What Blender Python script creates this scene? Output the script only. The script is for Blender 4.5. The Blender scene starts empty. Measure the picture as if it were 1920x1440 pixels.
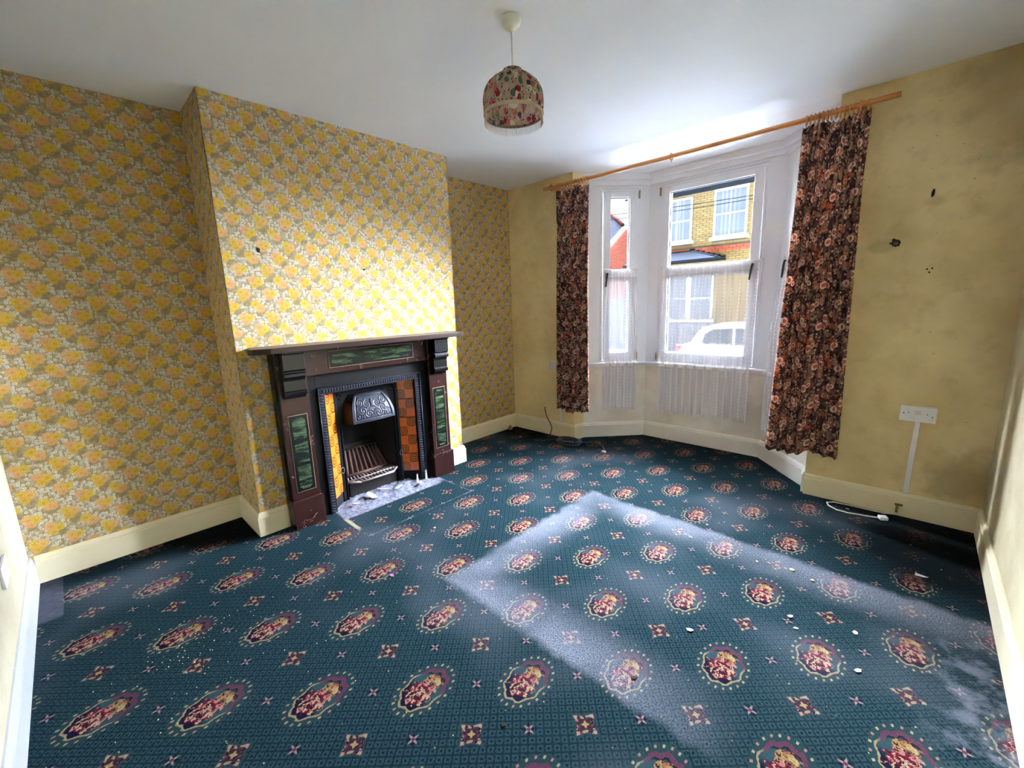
import bpy, bmesh, math, random
from mathutils import Vector, Matrix

random.seed(7)
S = bpy.context.scene
COL = S.collection
PI = math.pi

# ------------------------------------------------------------------ camera
FPX = 799.0
YAW, PITCH, ROLL = 0.7659, -0.1843, -0.0335
CAM = Vector((3.3395, -3.5128, 1.4044))
def cam_axes():
    cy, sy, cp, sp = math.cos(YAW), math.sin(YAW), math.cos(PITCH), math.sin(PITCH)
    f = Vector((-sy*cp, cy*cp, sp)); r = Vector((cy, sy, 0)); u = r.cross(f)
    cr, sr = math.cos(ROLL), math.sin(ROLL)
    return r*cr+u*sr, u*cr-r*sr, f
R_, U_, F_ = cam_axes()
cd = bpy.data.cameras.new('camera')
cd.sensor_fit = 'HORIZONTAL'; cd.sensor_width = 36.0; cd.lens = FPX*36.0/1920.0
cd.clip_start = 0.02; cd.clip_end = 200
cam = bpy.data.objects.new('camera', cd); COL.objects.link(cam)
m = Matrix.Identity(4)
for i in range(3):
    m[i][0], m[i][1], m[i][2], m[i][3] = R_[i], U_[i], -F_[i], CAM[i]
cam.matrix_world = m
S.camera = cam

# ------------------------------------------------------------------ world, sun, exposure
SKY_STRENGTH = 1.1
SUN_STRENGTH = 620.0
EXPOSURE = 0.55
w = bpy.data.worlds.new('overcast_sky'); S.world = w; w.use_nodes = True
bg = w.node_tree.nodes['Background']
bg.inputs[0].default_value = (0.90, 0.95, 1.0, 1); bg.inputs[1].default_value = SKY_STRENGTH
sd = bpy.data.lights.new('hazy_sun', 'SUN'); sd.energy = SUN_STRENGTH; sd.angle = math.radians(110); sd.color = (0.87, 0.955, 1.14)
sun = bpy.data.objects.new('hazy_sun', sd); COL.objects.link(sun)
sdir = Vector((0.21, -1.0, -1.10)).normalized()
sun.rotation_euler = sdir.to_track_quat('-Z', 'Y').to_euler()
sun.location = (4, 10, 9)
vs = S.view_settings
vs.view_transform = 'Standard'; vs.look = 'None'; vs.exposure = EXPOSURE; vs.gamma = 1.0; vs.use_curve_mapping = False
S.cycles.max_bounces = 14; S.cycles.diffuse_bounces = 7; S.cycles.glossy_bounces = 4
S.cycles.transmission_bounces = 8; S.cycles.transparent_max_bounces = 24
S.cycles.adaptive_threshold = 0.02
S.cycles.caustics_reflective = False; S.cycles.caustics_refractive = False
S.cycles.sample_clamp_indirect = 0.0

# ------------------------------------------------------------------ node helpers
def srgb(r, g, b, k=1.0):
    def c(v):
        v /= 255.0
        return (v/12.92 if v <= 0.04045 else ((v+0.055)/1.055)**2.4)*k
    return (c(r), c(g), c(b), 1.0)

class NB:
    """small builder for node materials"""
    def __init__(s, name):
        s.m = bpy.data.materials.new(name); s.m.use_nodes = True
        s.nt = s.m.node_tree; s.nt.nodes.clear()
        s.out = s.nt.nodes.new('ShaderNodeOutputMaterial')
    def put(s, sock, v):
        if isinstance(v, bpy.types.NodeSocket): s.nt.links.new(v, sock)
        elif v is not None:
            if sock.type == 'RGBA' and len(v) == 3: v = (*v, 1)
            sock.default_value = v
    def nd(s, t, ins=None, **at):
        n = s.nt.nodes.new(t)
        for k, v in at.items(): setattr(n, k, v)
        for k, v in (ins or {}).items(): s.put(n.inputs[k], v)
        return n
    def math(s, op, a, b=None, clamp=False):
        return s.nd('ShaderNodeMath', {0: a} if b is None else {0: a, 1: b}, operation=op, use_clamp=clamp).outputs[0]
    def vm(s, op, a, b=None, c=None):
        ins = {0: a}
        if b is not None: ins[1] = b
        if c is not None: ins[2] = c
        n = s.nd('ShaderNodeVectorMath', ins, operation=op)
        return n.outputs['Value'] if op in ('LENGTH', 'DOT_PRODUCT', 'DISTANCE') else n.outputs[0]
    def mapr(s, x, a, b, c=0.0, d=1.0, smooth=True):
        return s.nd('ShaderNodeMapRange', {'Value': x, 'From Min': a, 'From Max': b, 'To Min': c, 'To Max': d},
                    interpolation_type='SMOOTHSTEP' if smooth else 'LINEAR').outputs[0]
    def mix(s, f, a, b, mode='MIX'):
        n = s.nd('ShaderNodeMix', data_type='RGBA', blend_type=mode)
        s.put(n.inputs[0], f); s.put(n.inputs[6], a); s.put(n.inputs[7], b)
        return n.outputs[2]
    def mixv(s, f, a, b):
        n = s.nd('ShaderNodeMix', data_type='VECTOR')
        s.put(n.inputs[0], f); s.put(n.inputs[4], a); s.put(n.inputs[5], b)
        return n.outputs[1]
    def obj(s): return s.nd('ShaderNodeTexCoord').outputs['Object']
    def uv(s): return s.nd('ShaderNodeTexCoord').outputs['UV']
    def sep(s, v): return s.nd('ShaderNodeSeparateXYZ', {0: v}).outputs
    def comb(s, x, y, z=0.0): return s.nd('ShaderNodeCombineXYZ', {0: x, 1: y, 2: z}).outputs[0]
    def noise(s, v, scale, detail=3.0, rough=0.55, col=False, dist=0.0):
        n = s.nd('ShaderNodeTexNoise', {'Vector': v, 'Scale': scale, 'Detail': detail, 'Roughness': rough, 'Distortion': dist})
        return n.outputs['Color' if col else 'Fac']
    def voro(s, v, scale, feature='F1', dims='2D', rnd=1.0):
        n = s.nd('ShaderNodeTexVoronoi', voronoi_dimensions=dims, feature=feature)
        s.put(n.inputs['Vector'], v); s.put(n.inputs['Scale'], scale); s.put(n.inputs['Randomness'], rnd)
        return n
    def ramp(s, f, stops, const=False):
        n = s.nd('ShaderNodeValToRGB', {0: f}); r = n.color_ramp
        r.interpolation = 'CONSTANT' if const else 'LINEAR'
        while len(r.elements) < len(stops): r.elements.new(0.5)
        for e, (p, c) in zip(r.elements, stops): e.position = p; e.color = c
        return n.outputs[0]
    def ell(s, v, c, r, rot=0.0, soft=0.12):
        mp = s.nd('ShaderNodeMapping', {'Vector': v, 'Location': (c[0], c[1], 0), 'Rotation': (0, 0, rot), 'Scale': (r[0], r[1], 1)}, vector_type='TEXTURE')
        return s.mapr(s.vm('LENGTH', mp.outputs[0]), 1+soft, 1-soft)
    def wrap(s, v, hx, hy): return s.vm('WRAP', v, (hx, hy, 1), (-hx, -hy, -1))
    def fold(s, v, dx, dy):
        """centred rectangular lattice: points at (i dx, j dy) with i+j even, to the nearest one's own frame"""
        q1 = s.wrap(v, dx, dy); q2 = s.wrap(s.vm('ADD', v, (dx, dy, 0)), dx, dy)
        d = s.vm('DOT_PRODUCT', s.vm('ABSOLUTE', q1), (1/dx, 1/dy, 0))
        return s.mixv(s.math('GREATER_THAN', d, 1.0), q1, q2)
    def principled(s, col, rough=0.6, metal=0.0, spec=0.5, bump=None, bump_str=0.3, bump_dist=0.01, **kw):
        b = s.nd('ShaderNodeBsdfPrincipled')
        s.put(b.inputs['Base Color'], col); s.put(b.inputs['Roughness'], rough); s.put(b.inputs['Metallic'], metal)
        s.put(b.inputs['Specular IOR Level'], spec)
        for k, v in kw.items(): s.put(b.inputs[k], v)
        if bump is not None:
            bn = s.nd('ShaderNodeBump', {'Height': bump, 'Strength': bump_str, 'Distance': bump_dist})
            s.nt.links.new(bn.outputs[0], b.inputs['Normal'])
        s.nt.links.new(b.outputs[0], s.out.inputs[0])
        return b
    def surface(s, sock): s.nt.links.new(sock, s.out.inputs[0])

def paint(name, col, rough=0.6, var=0.06, scale=4.0, bump=0.05, bscale=60.0, spec=0.4):
    b = NB(name); o = b.obj()
    n = b.noise(o, scale, 3)
    dark = tuple(c*(1-var*2) for c in col[:3])+(1,)
    c = b.mix(b.mapr(n, 0.3, 0.7), dark, col)
    b.principled(c, rough, spec=spec, bump=b.noise(o, bscale, 2) if bump >= 0.15 else None, bump_str=bump, bump_dist=0.004)
    return b.m

# ------------------------------------------------------------------ mesh helpers
def link(o, parent=None):
    COL.objects.link(o)
    if parent is not None: o.parent = parent
    return o
def empty(name, loc=(0, 0, 0), rz=0.0):
    o = bpy.data.objects.new(name, None); o.location = loc; o.rotation_euler = (0, 0, rz); o.empty_display_size = 0.05
    return link(o)
def tag(o, label=None, cat=None, group=None, kind=None):
    if label: o['label'] = label
    if cat: o['category'] = cat
    if group: o['group'] = group
    if kind: o['kind'] = kind
    return o

class MB:
    def __init__(s): s.v = []; s.f = []; s.uv = {}; s.sm = set()
    def face(s, pts, uvs=None):
        i = len(s.v); s.v += [tuple(p) for p in pts]; s.f.append(tuple(range(i, i+len(pts))))
        if uvs: s.uv[len(s.f)-1] = uvs
        return s
    def box(s, x0, x1, y0, y1, z0, z1, M=None):
        P = [(x0, y0, z0), (x1, y0, z0), (x1, y1, z0), (x0, y1, z0), (x0, y0, z1), (x1, y0, z1), (x1, y1, z1), (x0, y1, z1)]
        if M is not None: P = [tuple(M @ Vector(p)) for p in P]
        i = len(s.v); s.v += P
        s.f += [tuple(i+k for k in q) for q in ((0, 3, 2, 1), (4, 5, 6, 7), (0, 1, 5, 4), (1, 2, 6, 5), (2, 3, 7, 6), (3, 0, 4, 7))]
        return s
    def prism(s, poly, ext, M=None):
        """poly: list of 3-D points (planar), ext: extrusion vector"""
        e = Vector(ext); a = [Vector(p) for p in poly]; b = [p+e for p in a]
        if M is not None: a = [M @ p for p in a]; b = [M @ p for p in b]
        i = len(s.v); n = len(a); s.v += [tuple(p) for p in a+b]
        s.f.append(tuple(i+k for k in reversed(range(n)))); s.f.append(tuple(i+n+k for k in range(n)))
        for k in range(n):
            k2 = (k+1) % n; s.f.append((i+k, i+k2, i+n+k2, i+n+k))
        return s
    def tube(s, pts, r, n=8, closed=False, caps=True):
        P = [Vector(p) for p in pts]; rings = []; N = len(P)
        up = Vector((0, 0, 1))
        prev = None
        for k in range(N):
            if closed: t = (P[(k+1) % N]-P[k-1])
            else: t = P[min(k+1, N-1)]-P[max(k-1, 0)]
            t.normalize()
            if prev is None:
                a = up.cross(t)
                if a.length < 1e-3: a = Vector((1, 0, 0)).cross(t)
            else:
                a = prev - t*prev.dot(t)
            a.normalize(); prev = a; c = t.cross(a)
            rr = r[k] if isinstance(r, (list, tuple)) else r
            i = len(s.v); s.v += [tuple(P[k]+(a*math.cos(2*PI*j/n)+c*math.sin(2*PI*j/n))*rr) for j in range(n)]; rings.append(i)
        M_ = N if closed else N-1
        for k in range(M_):
            a0, b0 = rings[k], rings[(k+1) % N]
            for j in range(n):
                s.f.append((a0+j, a0+(j+1) % n, b0+(j+1) % n, b0+j)); s.sm.add(len(s.f)-1)
        if caps and not closed:
            s.f.append(tuple(rings[0]+j for j in reversed(range(n)))); s.f.append(tuple(rings[-1]+j for j in range(n)))
        return s
    def lathe(s, prof, n=32, c=(0, 0, 0), close=False, mod=None):
        rings = []
        for (r, z) in prof:
            i = len(s.v); rings.append(i)
            for j in range(n):
                a = 2*PI*j/n; k = mod(a, z) if mod else 1.0
                s.v.append((c[0]+r*k*math.cos(a), c[1]+r*k*math.sin(a), c[2]+z))
        for a0, b0 in zip(rings, rings[1:]):
            for j in range(n):
                s.f.append((a0+j, a0+(j+1) % n, b0+(j+1) % n, b0+j)); s.sm.add(len(s.f)-1)
        if close:
            s.f.append(tuple(rings[0]+j for j in reversed(range(n)))); s.f.append(tuple(rings[-1]+j for j in range(n)))
        return s
    def grid(s, fn, nu, nv, uvfn=None, smooth=True):
        i = len(s.v)
        for a in range(nu+1):
            for b in range(nv+1): s.v.append(tuple(fn(a/nu, b/nv)))
        for a in range(nu):
            for b in range(nv):
                q = (i+a*(nv+1)+b, i+(a+1)*(nv+1)+b, i+(a+1)*(nv+1)+b+1, i+a*(nv+1)+b+1)
                s.f.append(q)
                if smooth: s.sm.add(len(s.f)-1)
                if uvfn: s.uv[len(s.f)-1] = [uvfn(x/nu, y/nv) for x, y in ((a, b), (a+1, b), (a+1, b+1), (a, b+1))]
        return s
    def mesh(s, name):
        me = bpy.data.meshes.new(name); me.from_pydata(s.v, [], s.f); me.update()
        if s.sm:
            for k in s.sm: me.polygons[k].use_smooth = True
        if s.uv:
            l = me.uv_layers.new(name='uv')
            for k, u in s.uv.items():
                for li, c in zip(me.polygons[k].loop_indices, u): l.data[li].uv = c
        return me
    def build(s, name, mat, parent=None, bevel=0.0, fix=True, seg=2):
        me = s.mesh(name)
        if fix:
            bm = bmesh.new(); bm.from_mesh(me); bmesh.ops.recalc_face_normals(bm, faces=bm.faces); bm.to_mesh(me); bm.free()
        me.materials.append(mat)
        o = link(bpy.data.objects.new(name, me), parent)
        if bevel:
            md = o.modifiers.new('bevel', 'BEVEL'); md.width = bevel; md.segments = seg; md.limit_method = 'ANGLE'; md.angle_limit = math.radians(40)
        return o
def rel(o, parent):
    """parent a world-space mesh under an Empty that sits at the thing's base"""
    o.parent = parent; o.matrix_parent_inverse = Matrix.Translation(parent.location).inverted() if parent.rotation_euler[2] == 0 else parent.matrix_world.inverted()
    return o

# ------------------------------------------------------------------ measures (metres)
H = 2.6
D = 0.412                     # chimney breast depth
CY0, CY1 = -2.823, -1.147     # chimney breast along the left wall
L = 3.825; W = 3.708
XL, XR = 0.838, 2.845         # bay opening in the front wall
BT = 0.02; BH = 0.155         # skirting
GROUND = -0.75

# ------------------------------------------------------------------ materials: surfaces
def wallpaper(name, axis, off=(0.0, 0.0)):
    b = NB(name); o = b.obj(); x, y, z = b.sep(o)[:3]
    h = x if axis == 'x' else y
    p = b.vm('ADD', b.comb(h, z), (off[0], off[1], 0))
    # small pale blossoms on a tan ground
    vn = b.voro(p, 64.0, rnd=0.72); d = vn.outputs['Distance']
    rnd = b.sep(vn.outputs['Color'])
    pale = b.mix(rnd[0], srgb(222, 219, 206), srgb(194, 191, 184))
    pale = b.mix(b.math('GREATER_THAN', rnd[1], 0.72), pale, srgb(178, 172, 152))
    ground = b.mix(b.noise(p, 22, 3), srgb(146, 124, 78), srgb(180, 160, 112))
    petals = b.mapr(d, 0.54, 0.38)
    c = b.mix(petals, ground, pale)
    c = b.mix(b.math('MULTIPLY', b.mapr(d, 0.20, 0.10), 0.8), c, srgb(140, 128, 96))
    # clumps of roses on four alternating lattices
    pit = 0.1425
    pet = b.voro(b.vm('ADD', p, (0.003, 0.001, 0)), 95.0, 'DISTANCE_TO_EDGE').outputs['Distance']
    vein = b.mapr(pet, 0.05, 0.22)
    wob = b.vm('SCALE', b.vm('SUBTRACT', b.noise(p, 70, 2, col=True), (0.5, 0.5, 0.5)))
    wob.node.inputs['Scale'].default_value = 0.022
    pw = b.vm('ADD', p, wob)
    Y1, Y2, PE, PK = srgb(218, 182, 56), srgb(212, 170, 62), srgb(222, 174, 108), srgb(220, 164, 112)
    LF, LG = srgb(140, 124, 80), srgb(156, 140, 98)
    types = {
        'A': ((-2.669, 2.012), [(0.010, -0.033, 0.026, 0.020, LF), (0.026, -0.020, 0.020, 0.018, LG), (0.010, -0.008, 0.027, 0.024, PE), (0.022, -0.018, 0.014, 0.013, PK), (-0.013, 0.016, 0.023, 0.021, Y1)]),
        'B': ((-2.522, 2.014), [(0.026, -0.028, 0.022, 0.018, LF), (-0.012, 0.016, 0.026, 0.020, PK), (-0.006, -0.016, 0.021, 0.019, Y2), (0.017, 0.004, 0.022, 0.021, Y1)]),
        'C': ((-2.594, 1.937), [(0.010, -0.042, 0.020, 0.022, LF), (0.024, -0.016, 0.018, 0.024, LG), (0.016, 0.010, 0.022, 0.024, PE), (-0.014, 0.019, 0.019, 0.019, Y1), (-0.006, -0.013, 0.020, 0.021, Y2)]),
        'D': ((-2.451, 1.943), [(-0.004, -0.034, 0.020, 0.016, LF), (-0.014, 0.010, 0.024, 0.022, PE), (-0.006, -0.018, 0.020, 0.018, PK), (0.014, 0.004, 0.022, 0.020, Y1)]),
    }
    for (c0, sh) in types.values():
        q = b.fold(b.vm('SUBTRACT', pw, (c0[0], c0[1], 0)), pit, pit)
        for (u, v, ru, rv, colr) in sh:
            c = b.mix(b.math('MULTIPLY', b.ell(q, (u*1.05, v*1.05), (ru*1.06, rv*1.06), 0.3, 0.25), 0.92 if colr in (Y1, Y2, PE, PK) else 0.72), c, colr)
            if colr in (Y1, Y2, PE, PK):
                c = b.mix(b.math('MULTIPLY', b.ell(q, (u+0.001, v-0.002), (ru*0.34, rv*0.3), 0.3, 0.5), 0.55), c, srgb(196, 132, 40))
    c = b.mix(b.math('MULTIPLY', b.math('SUBTRACT', 1.0, vein), 0.30), c, srgb(150, 112, 56))
    b.principled(c, 0.75, spec=0.25)
    return b.m

CARPET_K = 0.31
def carpet():
    b = NB('patterned_teal_carpet'); o = b.obj(); p3 = o
    x, y, z = b.sep(o)[:3]; p = b.comb(x, y)
    dx, dy = 0.2622, 0.2812
    C0 = (2.3925, -1.9365)
    # diagonal lattice of little squares
    g = b.nd('ShaderNodeMapping', {'Vector': p, 'Rotation': (0, 0, 0.83), 'Scale': (1/0.0262, 1/0.0272, 1)}, vector_type='POINT').outputs[0]
    g = b.vm('ADD', g, b.vm('MULTIPLY', b.vm('SUBTRACT', b.noise(p, 240, 0, col=True), (0.5, 0.5, 0.5)), (0.28, 0.28, 0)))
    gw = b.vm('ABSOLUTE', b.wrap(g, 0.5, 0.5)); gs = b.sep(gw)
    che = b.math('MAXIMUM', gs[0], gs[1])
    grn = b.noise(p, 420, 1)
    teal = b.mix(b.mapr(grn, 0.25, 0.75), srgb(36, 66, 76), srgb(58, 92, 102))
    dark = srgb(16, 36, 46); light = srgb(80, 112, 120)
    c = b.mix(b.math('MULTIPLY', b.mapr(che, 0.38, 0.48), 0.7), teal, dark)
    ring = b.math('MULTIPLY', b.mapr(che, 0.17, 0.22), b.mapr(che, 0.36, 0.31))
    c = b.mix(b.math('MULTIPLY', ring, 0.42), c, light)
    c = b.mix(b.math('MULTIPLY', b.mapr(che, 0.16, 0.10), 0.8), c, dark)
    # small crosses half way between the motifs
    qc = b.wrap(b.vm('SUBTRACT', p, (C0[0]+dx/2, C0[1]+dy/2, 0)), dx/2, dy/2)
    for rot in (PI/4, -PI/4):
        c = b.mix(b.ell(qc, (0, 0), (0.024, 0.0055), rot, 0.2), c, srgb(40, 36, 66))
    for rot in (0, PI/2):
        c = b.mix(b.ell(qc, (0, 0), (0.020, 0.0042), rot, 0.25), c, srgb(196, 182, 172))
    c = b.mix(b.ell(qc, (0, 0), (0.0065, 0.0065), 0, 0.3), c, srgb(150, 70, 92))
    # square rosettes between medallions
    qs = b.fold(b.vm('SUBTRACT', p, (C0[0]+dx, C0[1], 0)), dx, dy)
    rs = b.nd('ShaderNodeMapping', {'Vector': qs, 'Rotation': (0, 0, PI/4)}, vector_type='POINT').outputs[0]
    sa = b.sep(b.vm('ABSOLUTE', rs)); sq = b.math('MAXIMUM', sa[0], sa[1]); sm = b.math('MINIMUM', sa[0], sa[1])
    star = b.math('SUBTRACT', sq, b.math('MULTIPLY', sm, 0.25))
    c = b.mix(b.mapr(star, 0.036, 0.033), c, srgb(52, 86, 92))
    vr = b.voro(b.vm('ADD', rs, (5.3, 2.1, 0)), 150.0)
    c = b.mix(b.math('MULTIPLY', b.mapr(star, 0.030, 0.027), b.mapr(star, 0.017, 0.020)), c,
              b.ramp(b.sep(vr.outputs['Color'])[0], [(0, srgb(44, 34, 58)), (0.35, srgb(150, 66, 92)), (0.6, srgb(202, 172, 140)), (0.85, srgb(60, 40, 66))], True))
    c = b.mix(b.mapr(star, 0.017, 0.014), c, srgb(92, 46, 64))
    for rot in (0, PI/2):
        c = b.mix(b.ell(rs, (0, 0), (0.013, 0.005), rot, 0.25), c, srgb(214, 186, 132))
    crn = b.math('MULTIPLY', b.mapr(sm, 0.021, 0.025), b.mapr(sq, 0.036, 0.032))
    c = b.mix(crn, c, srgb(214, 184, 160))
    # medallions
    q = b.fold(b.vm('SUBTRACT', p, (C0[0], C0[1]-0.004, 0)), dx, dy)
    us = b.sep(q); u, v = us[0], us[1]
    qe = b.vm('MULTIPLY', q, (1/0.084, 1/0.122, 0)); ee = b.sep(qe)
    rho = b.vm('LENGTH', qe); ang = b.math('ARCTAN2', ee[1], ee[0])
    c = b.mix(b.math('MULTIPLY', b.mapr(rho, 1.16, 1.02), 0.85), c, b.mix(b.mapr(grn, 0.3, 0.7), srgb(44, 78, 82), srgb(60, 94, 96)))
    dots = b.math('MULTIPLY', b.mapr(b.math('COSINE', b.math('MULTIPLY', ang, 22.0)), 0.40, 0.8),
                  b.mapr(b.math('ABSOLUTE', b.math('SUBTRACT', rho, 1.0)), 0.062, 0.035))
    c = b.mix(dots, c, b.mix(b.mapr(b.math('COSINE', b.math('MULTIPLY', ang, 11.0)), -0.2, 0.2), srgb(214, 190, 160), srgb(206, 154, 142)))
    scal = b.math('ADD', rho, b.math('MULTIPLY', b.math('COSINE', b.math('MULTIPLY', ang, 9.0)), 0.040))
    scal = b.math('ADD', scal, b.math('MULTIPLY', b.math('SUBTRACT', b.noise(q, 90, 1), 0.5), 0.10))
    inner = b.mapr(scal, 0.83, 0.80)
    top = b.mapr(v, 0.01, 0.045)
    c = b.mix(inner, c, b.mix(b.mapr(b.math('ADD', v, b.math('MULTIPLY', u, 0.25)), -0.045, -0.005), srgb(30, 30, 62), srgb(66, 104, 112)))
    band = b.math('MULTIPLY', b.mapr(scal, 0.76, 0.79), b.mapr(scal, 0.86, 0.83))
    mband = b.math('MULTIPLY', b.math('MULTIPLY', b.mapr(scal, 0.66, 0.71), b.mapr(scal, 0.86, 0.83)), top)
    c = b.mix(b.math('MULTIPLY', band, b.math('SUBTRACT', 1.0, top)), c, srgb(200, 178, 140))
    c = b.mix(b.math('MULTIPLY', mband, 0.9), c, b.mix(b.noise(q, 160, 1), srgb(98, 50, 78), srgb(150, 84, 110)))
    crest = b.math('MULTIPLY', b.math('MULTIPLY', b.mapr(scal, 0.58, 0.61), b.mapr(scal, 0.68, 0.65)), b.mapr(v, 0.035, 0.06))
    c = b.mix(crest, c, srgb(58, 40, 62))
    # bouquet
    wob = b.vm('SUBTRACT', b.noise(b.vm('ADD', q, (3.1, 1.7, 0)), 55, 2, col=True), (0.5, 0.5, 0.5))
    wq = b.vm('ADD', q, b.vm('MULTIPLY', wob, (0.055, 0.055, 0)))
    blob = b.math('MAXIMUM', b.ell(wq, (0.0, -0.018), (0.049, 0.058), 0, 0.05), b.ell(wq, (0.002, 0.036), (0.034, 0.044), 0, 0.05))
    vb = b.voro(b.vm('ADD', b.vm('MULTIPLY', wq, (1.0, 0.75, 1)), (1.37, 4.11, 0)), 100.0); cc = b.sep(vb.outputs['Color'])
    red = b.ramp(cc[0], [(0, srgb(150, 24, 58)), (0.30, srgb(232, 206, 166)), (0.52, srgb(176, 44, 78)), (0.68, srgb(226, 158, 150)), (0.84, srgb(74, 26, 52))], True)
    leafy = b.ramp(cc[1], [(0, srgb(214, 170, 112)), (0.4, srgb(222, 206, 150)), (0.7, srgb(196, 132, 96)), (0.88, srgb(96, 60, 60))], True)
    bq = b.mix(b.mapr(v, 0.018, 0.034), red, leafy)
    bq = b.mix(b.mapr(vb.outputs['Distance'], 0.50, 0.75), bq, srgb(70, 30, 52))
    c = b.mix(blob, c, bq)
    c = b.mix(1.0, c, (CARPET_K, CARPET_K, CARPET_K, 1), 'MULTIPLY')
    # wear: lint left round the edges of a lifted rug, stains, dirt
    n1 = b.noise(p, 9, 4, 0.65); n2 = b.noise(p, 170, 4, 0.8); n3 = b.noise(p, 2.3, 3)
    jit = b.math('MULTIPLY', b.math('SUBTRACT', n1, 0.5), 0.10)
    xl = b.math('ADD', b.math('SUBTRACT', x, 1.66), jit)                 # distance inside the left rug edge
    yt = b.math('ADD', b.math('SUBTRACT', b.math('SUBTRACT', -0.93, y), b.math('MULTIPLY', b.math('SUBTRACT', x, 1.65), 0.03)), jit)
    yb = b.math('ADD', b.math('ADD', y, 2.34), jit)
    ins = b.math('MINIMUM', b.math('MINIMUM', xl, yt), yb)
    inside = b.mapr(ins, -0.02, 0.04)
    fade = b.mapr(ins, 0.34, 0.03)
    thin = b.mapr(x, 3.1, 2.7)                                            # the lower edge peters out to the right
    lowedge = b.math('MULTIPLY', b.math('LESS_THAN', yb, b.math('MINIMUM', xl, yt)), b.math('SUBTRACT', 1.0, thin))
    lint = b.math('MULTIPLY', b.math('MULTIPLY', inside, fade), b.math('SUBTRACT', 1.0, lowedge))
    lint = b.math('MULTIPLY', lint, b.mapr(n3, 0.30, 0.62, 0.55, 1.0))
    lint = b.math('MULTIPLY', lint, b.mapr(n2, 0.38, 0.60, 0.15, 1.0))
    base_d = b.math('MULTIPLY', b.mapr(b.noise(p, 1.1, 2), 0.50, 0.72), 0.16)
    edge_r = b.math('MULTIPLY', b.math('MULTIPLY', b.mapr(x, 3.42, 3.62), b.mapr(y, -1.0, -1.25)), b.mapr(n1, 0.40, 0.66, 0.0, 0.55))
    lint = b.math('MAXIMUM', lint, b.math('MAXIMUM', base_d, edge_r))
    # hearth outline, fireside ash
    hx = b.math('ABSOLUTE', b.math('SUBTRACT', x, 0.955)); hy0 = b.math('ABSOLUTE', b.math('ADD', y, 1.525)); hy1 = b.math('ABSOLUTE', b.math('ADD', y, 2.378))
    inh = b.math('MULTIPLY', b.math('LESS_THAN', y, -1.52), b.math('GREATER_THAN', y, -2.38)); inhx = b.math('LESS_THAN', x, 0.96)
    hl = b.math('MAXIMUM', b.math('MULTIPLY', b.mapr(hx, 0.010, 0.004), inh), b.math('MULTIPLY', b.mapr(b.math('MINIMUM', hy0, hy1), 0.010, 0.004), inhx))
    lint = b.math('MAXIMUM', lint, b.math('MULTIPLY', hl, b.mapr(n1, 0.4, 0.6, 0.05, 0.32)))
    ash = b.math('MULTIPLY', b.mapr(b.math('ADD', x, jit), 0.66, 0.56), inh)
    lint = b.math('MAXIMUM', lint, b.math('MULTIPLY', ash, 0.85))
    c = b.mix(b.math('MULTIPLY', lint, 0.70), c, b.mix(n2, srgb(112, 115, 130), srgb(160, 161, 174)))
    # pale plaster streak by the hearth corner
    st = b.math('MULTIPLY', b.mapr(b.math('ABSOLUTE', b.math('ADD', y, b.math('ADD', 2.375, b.math('MULTIPLY', jit, 0.2)))), 0.016, 0.008),
                b.math('MULTIPLY', b.mapr(x, 0.60, 0.64), b.mapr(x, 0.86, 0.80)))
    c = b.mix(b.math('MULTIPLY', st, b.mapr(n1, 0.35, 0.5)), c, srgb(150, 142, 116))
    # old grey underlay patch by the back wall
    pa = b.math('MULTIPLY', b.mapr(x, 0.50, 0.46), b.mapr(y, -3.715, -3.722))
    c = b.mix(b.math('MULTIPLY', pa, 0.9), c, b.mix(b.noise(p, 30, 2), srgb(56, 58, 68), srgb(84, 86, 98)))
    # damp black staining in the corners
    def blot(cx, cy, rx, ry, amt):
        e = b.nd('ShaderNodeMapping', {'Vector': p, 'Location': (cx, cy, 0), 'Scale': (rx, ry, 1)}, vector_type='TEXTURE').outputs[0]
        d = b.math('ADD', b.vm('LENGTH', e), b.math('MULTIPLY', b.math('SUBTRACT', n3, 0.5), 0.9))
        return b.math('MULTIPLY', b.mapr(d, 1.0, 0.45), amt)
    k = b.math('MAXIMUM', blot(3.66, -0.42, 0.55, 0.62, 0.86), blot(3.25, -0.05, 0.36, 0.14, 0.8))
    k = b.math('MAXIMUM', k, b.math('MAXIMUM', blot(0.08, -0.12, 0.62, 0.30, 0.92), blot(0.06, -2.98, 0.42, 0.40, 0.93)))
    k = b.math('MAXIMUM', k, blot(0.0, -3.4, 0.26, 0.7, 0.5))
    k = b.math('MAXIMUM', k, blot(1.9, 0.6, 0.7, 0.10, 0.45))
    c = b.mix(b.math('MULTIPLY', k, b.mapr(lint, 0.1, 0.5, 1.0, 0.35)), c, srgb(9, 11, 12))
    c = b.mix(b.math('MULTIPLY', blot(0.22, -0.16, 0.30, 0.16, 0.7), b.mapr(n1, 0.4, 0.6)), c, srgb(56, 52, 46))
    c = b.mix(b.math('MULTIPLY', b.mapr(b.noise(p, 260, 1), 0.70, 0.76), 0.5), c, srgb(110, 108, 108))
    bh = b.noise(p, 420, 1)
    b.principled(c, 1.0, spec=0.03, bump=bh, bump_str=0.35, bump_dist=0.004)
    return b.m

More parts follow.
